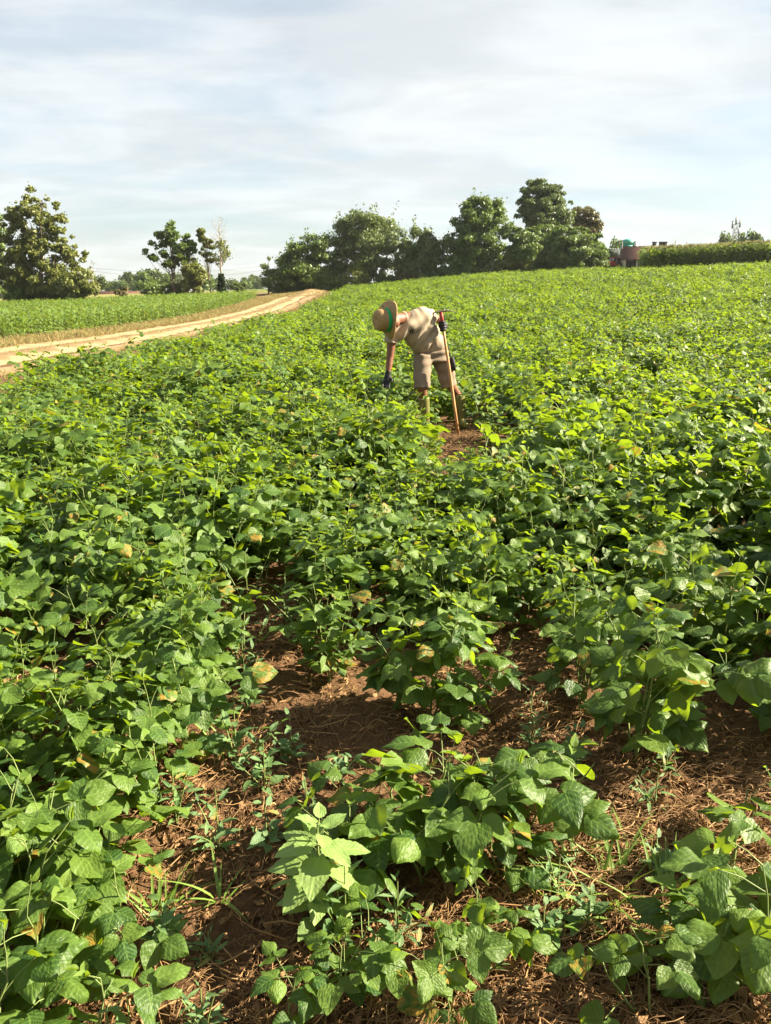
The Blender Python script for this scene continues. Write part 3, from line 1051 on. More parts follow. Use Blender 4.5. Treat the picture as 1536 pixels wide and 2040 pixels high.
grass_tuft(0.60, 1.74, 130, 0.17, 0.19, 'bright grass tuft on the straw right of the centre clump', 1)
grass_tuft(0.74, 1.70, 26, 0.17, 0.08, 'smaller grass tuft right of the big bright one', 2)
grass_tuft(-0.60, 1.68, 22, 0.17, 0.05, 'dark upright grass tuft on the bare soil, bottom left', 3)
grass_tuft(-0.45, 1.74, 9, 0.15, 0.015, 'single small grass shoot with broad blades left of centre', 4)
grass_tuft(-0.62, 2.52, 14, 0.16, 0.06, 'thin grass tuft at the foot of the left bean row', 5)
grass_tuft(-0.55, 3.95, 12, 0.2, 0.05, 'grass tuft far up the straw gap', 6)

# ------------------------------------------------------------------ dry grass beside and between the ruts
tufts = []
for i in range(5):
    r = np.random.default_rng(60 + i)
    b = MB()
    for j in range(26):
        v, f, uv = leaf_grid(3, 1, r.uniform(0.10, 0.30), 0.018, j, 0.1, r.uniform(0.1, 0.6), 0, peak=0.5, lobe=0, age=0.0)
        a = r.uniform(0, 6.28)
        tip = (math.cos(a), math.sin(a), r.uniform(0.5, 2.5))
        v = v @ basis(tip, (-math.cos(a), -math.sin(a), 1)).T + np.array([r.normal(0, .08), r.normal(0, .08), -0.01])
        uv[:, 2] = 1.0 if r.random() < 0.42 else 0.0
        b.add(v, f, uv, r.random())
    tufts.append(b.mesh('dry_tuft', M_DRYGRASS))
r = np.random.default_rng(77)
X, Y = [], []
for x0, x1, dens, y1 in ((-15.9, -12.7, 13, 122), (-11.15, -10.45, 12, 95), (-8.7, -5.7, 3.0, 90), (-13.5, -7.4, 7, 128)):
    y0 = 14 if y1 != 128 else 100
    n = int((x1 - x0) * (y1 - y0) * dens)
    xx, yy = r.uniform(x0, x1, n), r.uniform(y0, y1, n)
    ragged = val_noise(xx + 50, yy, 0.5, 33) + 0.5
    k = (r.random(n) < ragged * 1.5) if x0 > -13 else np.ones(n, bool)
    X.append(xx[k]); Y.append(yy[k])
X, Y = np.concatenate(X), np.concatenate(Y)
wobb = 0.25 * np.sin(Y * 0.11) + 0.12 * np.sin(Y * 0.37 + 1)
X = X + wobb
n = len(X)
scatter('dry_grass', 'tan dry grass on the verge, the mid strip and the bank of the farm track', [proto(m) for m in tufts],
        np.column_stack([X, Y, height(X, Y) + 0.05]), np.stack([r.normal(0, .1, n), r.normal(0, .1, n), r.uniform(0, 6.28, n)], 1), np.where(X - wobb > -12.5, 0.6, 1.0) * r.uniform(0.6, 1.3, n), r.integers(0, 5, n))

# ------------------------------------------------------------------ corn
def corn_mesh(seed, h, tassel, nleaf):
    r = np.random.default_rng(seed)
    b = MB()
    v, f = loft([(0, 0, -0.02), (0.01 * r.normal(), 0.01 * r.normal(), h * 0.5), (0.03 * r.normal(), 0.03 * r.normal(), h * 0.92)], [0.016, 0.013, 0.006], 4, cap=False)
    b.add(v, f, np.tile([0.3, 0.5, 0.3], (len(v), 1)), 0.3)
    a = r.uniform(0, 6.28)
    for j in range(nleaf):
        z = h * (0.06 + 0.82 * j / nleaf)
        a += math.pi + r.normal(0, 0.35)
        L = h * r.uniform(0.42, 0.62) * (0.75 if j > nleaf - 3 else 1) if h < 1.5 else r.uniform(0.6, 0.85)
        k = 6
        t = np.linspace(0, 1, k)
        el = R(68) - t * R(r.uniform(70, 125))
        dx = np.cumsum(np.cos(el)) * L / k
        dz = np.cumsum(np.sin(el)) * L / k
        wd = 0.050 * (h if h < 1.5 else 1.7) * np.sin(np.pi * (0.12 + 0.88 * t)) ** 0.7 * (1 - 0.3 * t)
        c, s = math.cos(a), math.sin(a)
        ctr = np.stack([c * dx, s * dx, z + dz], 1)
        sd = np.array([-s, c, 0.25 * r.normal()])
        V = np.concatenate([ctr - sd * wd[:, None], ctr - np.array([0, 0, 0.01]), ctr + sd * wd[:, None]])
        i = np.arange(k - 1)
        Q = np.concatenate([np.stack([i, i + k, i + k + 1, i + 1], 1), np.stack([i + k, i + 2 * k, i + 2 * k + 1, i + k + 1], 1)])
        uv = np.stack([np.repeat([-1, 0, 1], k), np.tile(t, 3), np.full(3 * k, r.random() * 0.5)], 1)
        b.add(V, Q, uv, r.random())
    ns = None
    if tassel:
        ns = sum(len(q) for fs in b.f for q in fs)
        for j in range(9):
            aa = r.uniform(0, 6.28)
            e = np.array([math.cos(aa), math.sin(aa), r.uniform(0.8, 3)])
            e = e / np.linalg.norm(e) * r.uniform(0.2, 0.34)
            p = np.array([0, 0, h * 0.92])
            v, f = loft([p, p + e * 0.5, p + e], [0.012, 0.016, 0.008], 3, cap=False)
            b.add(v, f)
    me = b.mesh('corn_plant', M_CORN)
    if tassel:
        me.materials.append(M_TASSEL)
        mi = np.zeros(len(me.polygons), np.int32)
        mi[ns:] = 1
        me.polygons.foreach_set('material_index', mi)
    return me


YOUNG = [corn_mesh(300 + i, 1.18, False, 9) for i in range(6)]
RIPE = [corn_mesh(330 + i, 2.2, True, 12) for i in range(6)]
r = np.random.default_rng(91)
X, Y = [], []
for xr in np.arange(-15.9, -75, -0.62):
    yy = np.arange(22, 104, 0.36) + r.uniform(-.1, .1)
    yy = yy + r.normal(0, 0.07, len(yy))
    xx = xr + r.normal(0, 0.06, len(yy)) + 0.25 * np.sin(yy * 0.11)
    k = (np.abs(xx) < 0.53 * yy + 4) & (yy < 104 + xr * 0.28)
    X.append(xx[k]); Y.append(yy[k])
X, Y = np.concatenate(X), np.concatenate(Y)
vis = np.abs(X) < 0.5 * Y
o_ = np.argsort(np.where(vis, Y + 2.0 * np.abs(X + 15.9), 1e5))
first, others = o_[:300], o_[300:]
for i in first:
    q = link(bpy.data.objects.new('corn_plant', YOUNG[int(r.integers(6))]))
    q.location = (X[i], Y[i], hz(X[i], Y[i]))
    q.rotation_euler = (r.normal(0, .05), r.normal(0, .05), r.uniform(0, 6.28))
    s_ = r.uniform(0.78, 1.12)
    q.scale = (s_, s_, s_)
    tag(q, 'young corn plant in the front rows along the dry grass verge', 'corn plant', 'young corn along the track')
n = len(others)
scatter('young_corn_crop', 'low young corn crop left of the farm track', [proto(m) for m in YOUNG], np.column_stack([X[others], Y[others], height(X[others], Y[others])]),
        np.stack([r.normal(0, .05, n), r.normal(0, .05, n), r.uniform(0, 6.28, n)], 1), r.uniform(0.78, 1.12, n), r.integers(0, 6, n))

X, Y = [], []
for yr in np.arange(0, 24, 0.7):
    xx = np.arange(30, 78, 0.2)
    xx = xx + r.normal(0, 0.06, len(xx))
    yy = 92.0 + yr + r.normal(0, .06, len(xx))
    k = (xx > 0.318 * yy + 0.5 * np.sin(yy)) & (xx < 0.56 * yy + 6)
    if yr > 4:
        k &= r.random(len(xx)) < 0.55
    X.append(xx[k]); Y.append(yy[k])
X, Y = np.concatenate(X), np.concatenate(Y)
n = len(X)
scatter('tall_corn_crop', 'tall tasselled corn standing as a wall at the top right of the bean field', [proto(m) for m in RIPE], np.column_stack([X, Y, height(X, Y)]),
        np.stack([r.normal(0, .04, n), r.normal(0, .04, n), r.uniform(0, 6.28, n)], 1), r.uniform(1.15, 1.42, n), r.integers(0, 6, n))


# ------------------------------------------------------------------ trees
def rand_dir(r, n):
    d = r.normal(0, 1, (n, 3))
    return d / np.linalg.norm(d, axis=1, keepdims=True)


def rhombs(C, size, r, outward=None, aspect=1.6, up=0.0):
    """Small leaf-spray faces at the points C."""
    n = len(C)
    nd = rand_dir(r, n)
    if outward is not None:
        nd = nd + outward * 0.9
        nd /= np.linalg.norm(nd, axis=1, keepdims=True)
    h = rand_dir(r, n)
    h[:, 2] += up
    a = h - nd * (h * nd).sum(1, keepdims=True)
    a /= np.linalg.norm(a, axis=1, keepdims=True)
    c = np.cross(nd, a)
    s = np.asarray(size).reshape(-1, 1) * r.uniform(0.6, 1.3, (n, 1))
    a, c = a * s * aspect / 2, c * s / 2
    V = np.stack([C - a, C + c * 0.9 + nd * s * 0.12, C + a, C - c * 0.9 + nd * s * 0.12], 1).reshape(-1, 3)
    Q = np.arange(4 * n).reshape(n, 4)
    lv = np.repeat(r.random(n), 4)
    return V, Q, lv


def tree(name, label, u0, v0, D, blobs, mat, n=9000, size=0.26, seed=0, bark=None, clump=0.17, dens=1.0, trunk_r=0.22, trunk_top=None,
         up=0.2, cat='tree', group=None, spike=0.0, lean=None, nclump=70, flat=1.0):
    """Blobs (u, v, ru, rv[, depth shift]) are the lobes of the crown as seen from the field, put D metres ahead."""
    r = np.random.default_rng(seed)
    n, size, clump, nclump = int(n * 2.0), size * 0.80, clump * 1.05, int(nclump * 1.7)
    base = at(u0, v0, D)
    gx, gy = base.x, D
    gz = hz(gx, gy)
    o = thing(name, label, cat, (gx, gy, gz - 0.05), 0, group)
    org = np.array([gx, gy, gz - 0.05])
    L = []
    for q in blobs:
        c = np.array(at(q[0], q[1], D)) - org
        k = D / F_PX * 1.0
        rx, rz = q[2] * k, q[3] * k
        dy = (q[4] if len(q) > 4 else r.uniform(-0.35, 0.35)) * rx
        L.append((c + np.array([0, dy, 0]), np.array([rx, max(rx, rz * 0.7) * flat, rz])))
    vol = np.array([np.prod(b_[1]) ** 0.72 for b_ in L])
    cnt = np.maximum(4, (nclump * vol / vol.sum())).astype(int)
    cl, cr_, co = [], [], []
    for (c, rr), k in zip(L, cnt):
        d = rand_dir(r, k)
        rad = r.uniform(0.35, 1.0, (k, 1)) ** 0.5
        cl.append(c + d * rr * rad * (1 + 0.07 * r.normal(size=(k, 1))))
        cr_.append(np.full(k, rr.mean()) * clump * r.uniform(0.7, 1.6, k) * 2)
        co.append(d)
    cl, cr_, co = np.concatenate(cl), np.concatenate(cr_), np.concatenate(co)
    keep = cl[:, 2] > 0.15
    cl, cr_, co = cl[keep], cr_[keep], co[keep]
    w = cr_ ** 2
    k = r.choice(len(cl), n, p=w / w.sum())
    d = rand_dir(r, n)
    rad = r.random((n, 1)) ** 0.45
    sq = np.array([1, 1, 0.62])
    C = cl[k] + d * rad * cr_[k][:, None] * sq
    if spike:
        m = r.random(n) < spike * 0.55        # shoots that stand out of the crown
        sd_ = co + np.array([0, 0, 1.1]) + r.normal(0, 0.3, co.shape)
        sd_ = sd_[k][m] + 0.3 * r.choice([-1, 0, 1], (m.sum(), 3))
        t_ = r.random(m.sum())
        C[m] = cl[k][m] + sd_ * (cr_[k][m] * 0.85 * t_)[:, None] + r.normal(0, 0.07, (m.sum(), 3))
    ctr = C.mean(0) * np.array([1, 1, 0.8])
    ow = (C - ctr) * np.array([1, 1, 0.9])
    ow = 0.6 * ow / (np.linalg.norm(ow, axis=1, keepdims=True) + 1e-6) + 0.7 * d
    ok_ = C[:, 2] > 0.05
    C, ow = C[ok_], ow[ok_]
    V, Q, lv = rhombs(C, np.full(len(C), size), r, ow, 1.7, up)
    b = MB()
    uv = np.zeros((len(V), 3))
    uv[:, 2] = np.repeat(r.random(len(C)) ** 3, 4)
    b.add(V, Q, uv, lv)
    b.obj('crown', mat, o)
    # trunk and limbs
    b = MB()
    top = np.array(at(*trunk_top, D)) - org if trunk_top else L[0][0] + np.array([0, 0, L[0][1][2] * 0.5])
    kk = 7
    t = np.linspace(0, 1, kk)[:, None]
    wob = r.normal(0, 0.09, (kk, 3)) * np.array([1, 1, 0]) * np.linspace(0, 1, kk)[:, None] * (top[2] / 8)
    P = np.array([0, 0, -0.1]) * (1 - t) + top * t + wob
    v, f = loft(P, list(np.linspace(trunk_r, trunk_r * 0.12, kk)), 8)
    b.add(v, f)
    for i in r.choice(len(cl), min(len(cl), 34), replace=False):
        e = cl[i]
        s0 = np.clip((e[2] / top[2]) - r.uniform(0.18, 0.5), 0.1, 0.85)
        p0 = np.array([np.interp(s0, t[:, 0], P[:, a]) for a in range(3)])
        m_ = (p0 + e) / 2 + r.normal(0, 0.15, 3) + np.array([0, 0, -0.2])
        br = trunk_r * 0.38 * (1 - 0.6 * s0)
        v, f = loft([p0, m_, e], [br, br * 0.65, br * 0.2], 5, cap=False)
        b.add(v, f)
    b.obj('trunk', bark or M_BARK, o)
    return o


tree('broadleaf_tree', 'tall olive green tree with ragged crown standing by the corn at the left', 82, 600, 96,
     [(66, 402, 26, 24), (96, 416, 24, 22), (42, 428, 28, 26), (112, 446, 28, 26), (75, 445, 36, 30), (22, 458, 28, 26), (128, 484, 28, 26), (50, 490, 40, 34), (95, 500, 40, 36), (8, 500, 24, 30), (150, 514, 24, 18), (30, 545, 40, 36), (85, 555, 50, 36), (140, 550, 32, 30)],
     M_T_OLIVE, 15000, 0.30, 1, M_PALEBARK, 0.115, trunk_r=0.30, trunk_top=(78, 400), nclump=150, spike=0.08)
tree('broadleaf_tree', 'dark tree cut off by the left edge of the picture', -22, 600, 104, [(-25, 480, 30, 50), (-5, 505, 16, 30), (-20, 550, 34, 40)], M_T_GREEN, 5000, 0.32, 2, None, 0.16, nclump=40)
tree('shrub', 'yellowish green shrub leaning at the right foot of the tall olive tree', 158, 600, 93, [(155, 570, 30, 26), (172, 578, 18, 20), (138, 580, 26, 22)], M_T_OLIVE, 4500, 0.24, 3, None, 0.2, trunk_r=0.08, nclump=30, spike=0.2, up=1.0, cat='shrub')
tree('acacia_tree', 'airy dark tree with layered branches, leftmost of the four thin trees', 348, 590, 106,
     [(335, 462, 24, 18), (318, 478, 22, 12), (345, 488, 26, 14), (308, 505, 22, 12), (338, 515, 32, 14), (352, 470, 16, 20), (362, 530, 20, 10)],
     M_T_GREEN, 2500, 0.30, 4, None, 0.15, trunk_r=0.16, trunk_top=(336, 455), nclump=44, flat=0.8)
tree('acacia_tree', 'slender airy tree just right of the layered one', 375, 590, 107,
     [(377, 480, 14, 14), (385, 492, 10, 12), (368, 505, 14, 12), (380, 515, 10, 10)], M_T_GREEN, 1000, 0.28, 5, None, 0.17, trunk_r=0.12, trunk_top=(378, 468), nclump=22)
tree('shrub', 'sunlit light green shrub at the foot of the airy trees', 384, 592, 104, [(384, 552, 18, 26), (392, 565, 16, 18), (372, 570, 14, 16)], M_T_OLIVE, 2600, 0.25, 6, None, 0.2, trunk_r=0.08, nclump=24, spike=0.1, cat='shrub')
tree('thin_tree', 'thin sparse tree left of the bare ivy-footed one', 421, 590, 107, [(408, 470, 12, 16), (414, 490, 10, 14), (404, 500, 9, 10), (418, 515, 9, 9), (398, 460, 7, 7)], M_T_OLIVE, 1000, 0.26, 7, M_PALEBARK, 0.2, trunk_r=0.11, trunk_top=(407, 458), nclump=20)

# the bare tree with ivy round its foot
r = np.random.default_rng(9)
D = 107
bse = at(443, 590, D)
o = thing('bare_tree', 'nearly leafless tree with bare upper twigs and dark ivy round its foot', 'tree', (bse.x, D, hz(bse.x, D) - 0.05))
org = np.array([bse.x, D, hz(bse.x, D) - 0.05])
b = MB()
top = np.array(at(436, 438, D)) - org
t = np.linspace(0, 1, 8)[:, None]
P = top * t + r.normal(0, 0.06, (8, 3)) * np.array([1, 1, 0])
P[0] = (0, 0, -0.1)
v, f = loft(P, list(np.linspace(0.17, 0.02, 8)), 7)
b.add(v, f)
tips = []
for i in range(46):
    s0 = r.uniform(0.35, 0.97)
    p0 = np.array([np.interp(s0, t[:, 0], P[:, a]) for a in range(3)])
    a = r.uniform(0, 6.28)
    L_ = r.uniform(0.7, 2.3) * (1.15 - 0.5 * s0)
    e = p0 + np.array([math.cos(a) * 0.75, math.sin(a) * 0.75, r.uniform(0.5, 1.4)]) * L_
    m_ = (p0 + e) / 2 + np.array([0, 0, -0.12]) + r.normal(0, 0.06, 3)
    v, f = loft([p0, m_, e], [0.045 * (1.2 - s0), 0.03 * (1.2 - s0), 0.010], 4, cap=False)
    b.add(v, f)
    tips.append(e)
    for j in range(3):
        q = m_ + (e - m_) * r.random()
        e2 = q + r.normal(0, 0.35, 3) + np.array([0, 0, 0.3])
        v, f = loft([q, (q + e2) / 2 + r.normal(0, .04, 3), e2], [0.014, 0.011, 0.007], 3, cap=False)
        b.add(v, f)
b.obj('trunk', M_PALEBARK, o)
tips = np.array([p for p in tips if p[2] < top[2] * 0.72])
C = tips[r.integers(0, len(tips), 420)] + r.normal(0, 0.28, (420, 3))
V, Q, lv = rhombs(C, np.full(len(C), 0.24), r)
b = MB()
b.add(V, Q, None, lv)
b.obj('crown', M_T_OLIVE, o)
k = 1600
z = r.random(k) ** 0.9 * 3.2
a = r.uniform(0, 6.28, k)
rr = (0.75 - 0.14 * z) * r.uniform(0.5, 1.1, k)
V, Q, lv = rhombs(np.stack([np.cos(a) * rr, np.sin(a) * rr, z], 1), np.full(k, 0.22), r)
b = MB()
b.add(V, Q, None, lv)
b.obj('ivy', M_IVY, o)

tree('shrub', 'thin half-dead shrub at the left end of the mid hedgerow', 535, 588, 121, [(528, 520, 12, 14), (540, 532, 16, 18), (545, 560, 18, 20)], M_T_SILVER, 1100, 0.26, 10, None, 0.22, trunk_r=0.12, trunk_top=(534, 508), nclump=20, cat='shrub', spike=0.15)
tree('bushy_tree', 'broad dark bushy tree with spiky shoots, left in the mid hedgerow', 605, 588, 119,
     [(618, 500, 34, 32), (640, 520, 30, 36), (585, 520, 30, 30), (600, 550, 48, 30), (572, 552, 24, 26), (640, 560, 30, 24)], M_T_GREEN, 12000, 0.30, 11, None, 0.15, trunk_r=0.2, nclump=90, spike=0.12, up=0.8)
tree('bushy_tree', 'tallest rounded dark tree in the mid hedgerow above the worker', 738, 584, 121,
     [(708, 460, 42, 36), (752, 462, 44, 34), (690, 485, 32, 36), (782, 490, 32, 36), (730, 500, 52, 40), (700, 535, 44, 38), (770, 540, 44, 36)], M_T_SILVER, 17000, 0.30, 12, None, 0.14, trunk_r=0.24, nclump=120, spike=0.10, up=0.7)
tree('bushy_tree', 'lighter green upright bushy tree at the right end of the mid hedgerow', 850, 575, 118,
     [(838, 482, 26, 28), (860, 495, 24, 30), (842, 520, 34, 34), (868, 535, 22, 26), (820, 540, 24, 28)], M_T_SILVER, 9000, 0.27, 13, None, 0.15, trunk_r=0.15, nclump=70, spike=0.2, up=1.2)
tree('shrub', 'small pale green shrub at the foot of the tallest hedgerow tree', 708, 590, 116, [(706, 556, 20, 18), (722, 562, 16, 14)], M_T_OLIVE, 2400, 0.22, 14, None, 0.2, trunk_r=0.06, nclump=22, spike=0.2, up=1.0, cat='shrub')
tree('shrub', 'low shrub below the left bushy tree, beside the grassy bank', 650, 590, 117, [(640, 560, 18, 18), (662, 566, 18, 14)], M_T_GREEN, 2200, 0.22, 15, None, 0.2, trunk_r=0.06, nclump=22, cat='shrub', spike=0.1)
tree('shrub', 'brownish dry shrub under the hedgerow right of the tallest tree', 808, 580, 116, [(806, 556, 18, 14), (824, 558, 14, 12)], M_T_RUST, 1500, 0.22, 16, None, 0.2, trunk_r=0.06, nclump=18, cat='shrub', spike=0.2)
tree('broadleaf_tree', 'large dark lobed tree at the left of the right-hand grove', 950, 562, 118,
     [(962, 418, 36, 28), (940, 440, 34, 34), (985, 445, 32, 34), (908, 455, 14, 22), (908, 490, 24, 38), (960, 480, 46, 40), (930, 525, 46, 32), (985, 520, 38, 36)], M_T_GREEN, 19000, 0.31, 17, None, 0.14, trunk_r=0.3, nclump=130, spike=0.06)
for i, (u, top, w, lab) in enumerate(((1046, 450, 34, 'dense trimmed-looking hedge tree next to the large lobed tree'), (1092, 446, 36, 'dense hedge tree below the poplar'),
                                      (1138, 452, 36, 'dense hedge tree right of the one below the poplar'), (1176, 468, 27, 'rounded hedge tree at the right end of the grove'))):
    tree('hedge_tree', lab, u, 552, 116 + (i % 2), [(u - w * .35, top + 20, w * .62, 20), (u + w * .4, top + 22, w * .62, 20), (u, top + 50, w, 34), (u - 6, top + 78, w * .9, 22)], M_T_GREEN, 10500, 0.29, 20 + i, None, 0.15, trunk_r=0.18, nclump=80, up=0.1)
tree('shrub', 'low pale shrub at the foot of the right-hand grove', 1020, 556, 114, [(1012, 528, 20, 16), (1040, 530, 18, 15)], M_T_OLIVE, 2200, 0.22, 26, None, 0.2, trunk_r=0.06, nclump=22, cat='shrub', spike=0.15)
tree('poplar_tree', 'tall dome-shaped poplar rising above the right-hand grove', 1083, 548, 128,
     [(1078, 376, 26, 20), (1100, 388, 22, 24), (1056, 398, 22, 24), (1080, 405, 40, 30), (1055, 425, 24, 18), (1112, 420, 22, 22), (1085, 440, 44, 24), (1132, 425, 12, 24)], M_T_DARK, 15000, 0.30, 27, M_PALEBARK, 0.13, trunk_r=0.25, trunk_top=(1080, 365), nclump=120, up=1.2)
tree('broadleaf_tree', 'bronze leaved tree showing behind the right end of the grove', 1172, 545, 132, [(1162, 428, 20, 14), (1180, 436, 18, 12), (1170, 450, 26, 18)], M_T_RUST, 4000, 0.32, 28, None, 0.18, trunk_r=0.2, nclump=36)
tree('shrub', 'round grey green bush before the farm buildings', 1206, 538, 158, [(1208, 512, 16, 11), (1196, 518, 14, 11)], M_T_DARK, 2200, 0.26, 29, None, 0.2, trunk_r=0.06, nclump=24, cat='shrub')
tree('shrub', 'single pale bush right of the bare ivy-footed tree', 478, 590, 112, [(478, 572, 13, 9)], M_T_SILVER, 900, 0.26, 30, None, 0.2, trunk_r=0.06, nclump=14, cat='shrub')
tree('shrub', 'small rust coloured bush far left beyond the corn', 240, 592, 120, [(242, 582, 9, 8)], M_T_RUST, 500, 0.26, 31, None, 0.25, trunk_r=0.05, nclump=10, cat='shrub')

for i, (u, v, w, h_, D_, mt, lab) in enumerate((
        (676, 566, 18, 12, 117, M_T_GREEN, 'low dark bush between the grassy bank and the tallest hedgerow tree'),
        (772, 562, 20, 14, 117, M_T_GREEN, 'low dark bush at the foot of the hedgerow below the tallest tree'),
        (838, 556, 20, 13, 116, M_T_SILVER, 'low grey green bush at the foot of the light upright tree'),
        (884, 548, 20, 15, 116, M_T_DARK, 'low bush filling the gap between hedgerow and grove'),
        (925, 545, 22, 14, 115, M_T_GREEN, 'low bush at the left foot of the large lobed tree'),
        (972, 542, 22, 14, 115, M_T_SILVER, 'low grey green bush below the large lobed tree'),
        (570, 578, 22, 13, 118, M_T_GREEN, 'low bush at the left foot of the mid hedgerow'),
        (35, 588, 24, 14, 95, M_T_GREEN, 'low dark bush under the left side of the tall olive tree'),
        (112, 588, 26, 14, 95, M_T_OLIVE, 'low olive bush under the tall olive tree'),
        (348, 576, 22, 14, 108, M_T_GREEN, 'low bush under the layered acacia'),
        (305, 578, 20, 13, 112, M_T_GREEN, 'low bush left of the layered acacia'))):
    tree('shrub', lab, u, v + 14, D_, [(u - w * .4, v, w * .7, h_), (u + w * .4, v + 2, w * .7, h_)], mt, 1800, 0.25, 600 + i, None, 0.24, trunk_r=0.05, nclump=20, cat='shrub', spike=0.1)

# far trees: a few kinds copied, each its own object
FAR = [(196, 552, 14, 200, 'dark far tree just right of the utility pole'), (222, 566, 16, 330, 'low bluish far tree left of the far round one'), (252, 548, 18, 320, 'round bluish far tree at the left'),
       (240, 562, 14, 250, 'dark far tree below the round bluish one'), (286, 546, 20, 210, 'dark green far tree left of the thin trees'), (312, 544, 22, 260, 'broad hazy far tree behind the layered acacia'),
       (345, 552, 22, 300, 'hazy far tree filling the gap behind the airy trees'), (402, 552, 22, 260, 'hazy far tree behind the thin sparse tree'), (430, 560, 16, 330, 'small hazy far tree by the bare tree'),
       (462, 562, 16, 360, 'hazy far tree right of the bare tree'), (490, 556, 14, 380, 'pointed hazy far tree before the mid hedgerow'), (506, 552, 14, 390, 'tallest hazy far tree near the mid hedgerow'),
       (520, 560, 14, 350, 'hazy far tree touching the mid hedgerow'), (178, 572, 12, 300, 'low far tree behind the leaning shrub'), (8, 578, 16, 260, 'far tree low at the left edge'), (270, 568, 12, 280, 'small far tree between the round ones'),
       (1226, 478, 16, 240, 'bluish tree behind the silo at the right'), (1246, 480, 12, 250, 'small bluish tree beside the silo'), (1446, 464, 12, 190, 'small round tree rising over the tall corn left of the mast'),
       (1486, 462, 12, 195, 'dark tree rising over the tall corn right of the mast'), (1508, 464, 13, 195, 'broad dark tree over the tall corn near the right edge'), (1466, 470, 7, 198, 'low dark bush over the corn at the mast foot')]
kinds = []
for i in range(3):
    r = np.random.default_rng(440 + i)
    cl = rand_dir(r, 26) * np.array([0.42, 0.42, 0.34]) * r.uniform(0.4, 1, (26, 1)) + np.array([0, 0, 0.56])
    C = cl[r.integers(0, 26, 1500)] + rand_dir(r, 1500) * 0.17 * r.random((1500, 1)) ** 0.5
    C = C[C[:, 2] > 0.06]
    V, Q, lv = rhombs(C, np.full(len(C), 0.07), r)
    b = MB()
    b.add(V, Q, None, lv)
    cm = b.mesh('far_crown', (M_T_DARK, M_T_GREEN, M_T_DARK)[i])
    v, f = loft([(0, 0, -0.05), (0, 0, 0.6)], [0.035, 0.01], 6)
    b = MB()
    b.add(v, f)
    kinds.append((cm, b.mesh('far_trunk', M_BARK)))
for i, (u, v, w, D, lab) in enumerate(FAR):
    top = at(u, v - 0.6 * w, D)
    g = hz(top.x, D)
    hgt = max(4.5, top.z - g)
    o = thing('far_tree', lab, 'tree', (top.x, D, g - 0.1), i * 1.3, 'far trees on the horizon')
    wd = max(w * 2 * D / F_PX / 0.84, 0.5 * hgt)
    o.scale = (wd, wd, hgt)
    cm, tm = kinds[i % 3]
    link(bpy.data.objects.new('crown', cm), o)
    link(bpy.data.objects.new('trunk', tm), o)

# ------------------------------------------------------------------ farm buildings, mast, poles
M_TILE = plain('red_roof_tile', (0.085, 0.036, 0.026), 0.8, 0.35, 3, 0.3)
M_WALL = plain('pale_render', (0.52, 0.47, 0.40), 0.9, 0.15, 1.5, 0.1)
M_BRICK = plain('brick_wall', (0.30, 0.16, 0.10), 0.9, 0.2, 3, 0.2)
M_SHED = plain('grey_sheet_roof', (0.22, 0.24, 0.24), 0.6, 0.15, 1, 0.05)
M_DARK = plain('dark_opening', (0.025, 0.022, 0.02), 0.9, 0.1, 2, 0)
M_TEAL = plain('teal_silo', (0.05, 0.26, 0.22), 0.5, 0.1, 1, 0)
M_WHITE = plain('white_paint', (0.72, 0.70, 0.66), 0.6, 0.06, 1, 0)
M_STEEL = plain('galvanised_steel', (0.12, 0.125, 0.13), 0.5, 0.1, 4, 0, metallic=0.4)
M_WOODPOLE = plain('grey_wood_pole', (0.20, 0.17, 0.14), 0.9, 0.2, 6, 0.2)
M_RED = plain('red_machine_paint', (0.42, 0.05, 0.03), 0.5, 0.1, 3, 0)
M_GLASS = plain('dark_glass', (0.02, 0.025, 0.03), 0.12, 0.05, 2, 0, spec=0.6)
M_TYRE = plain('tyre_rubber', (0.02, 0.02, 0.02), 0.85, 0.1, 5, 0)


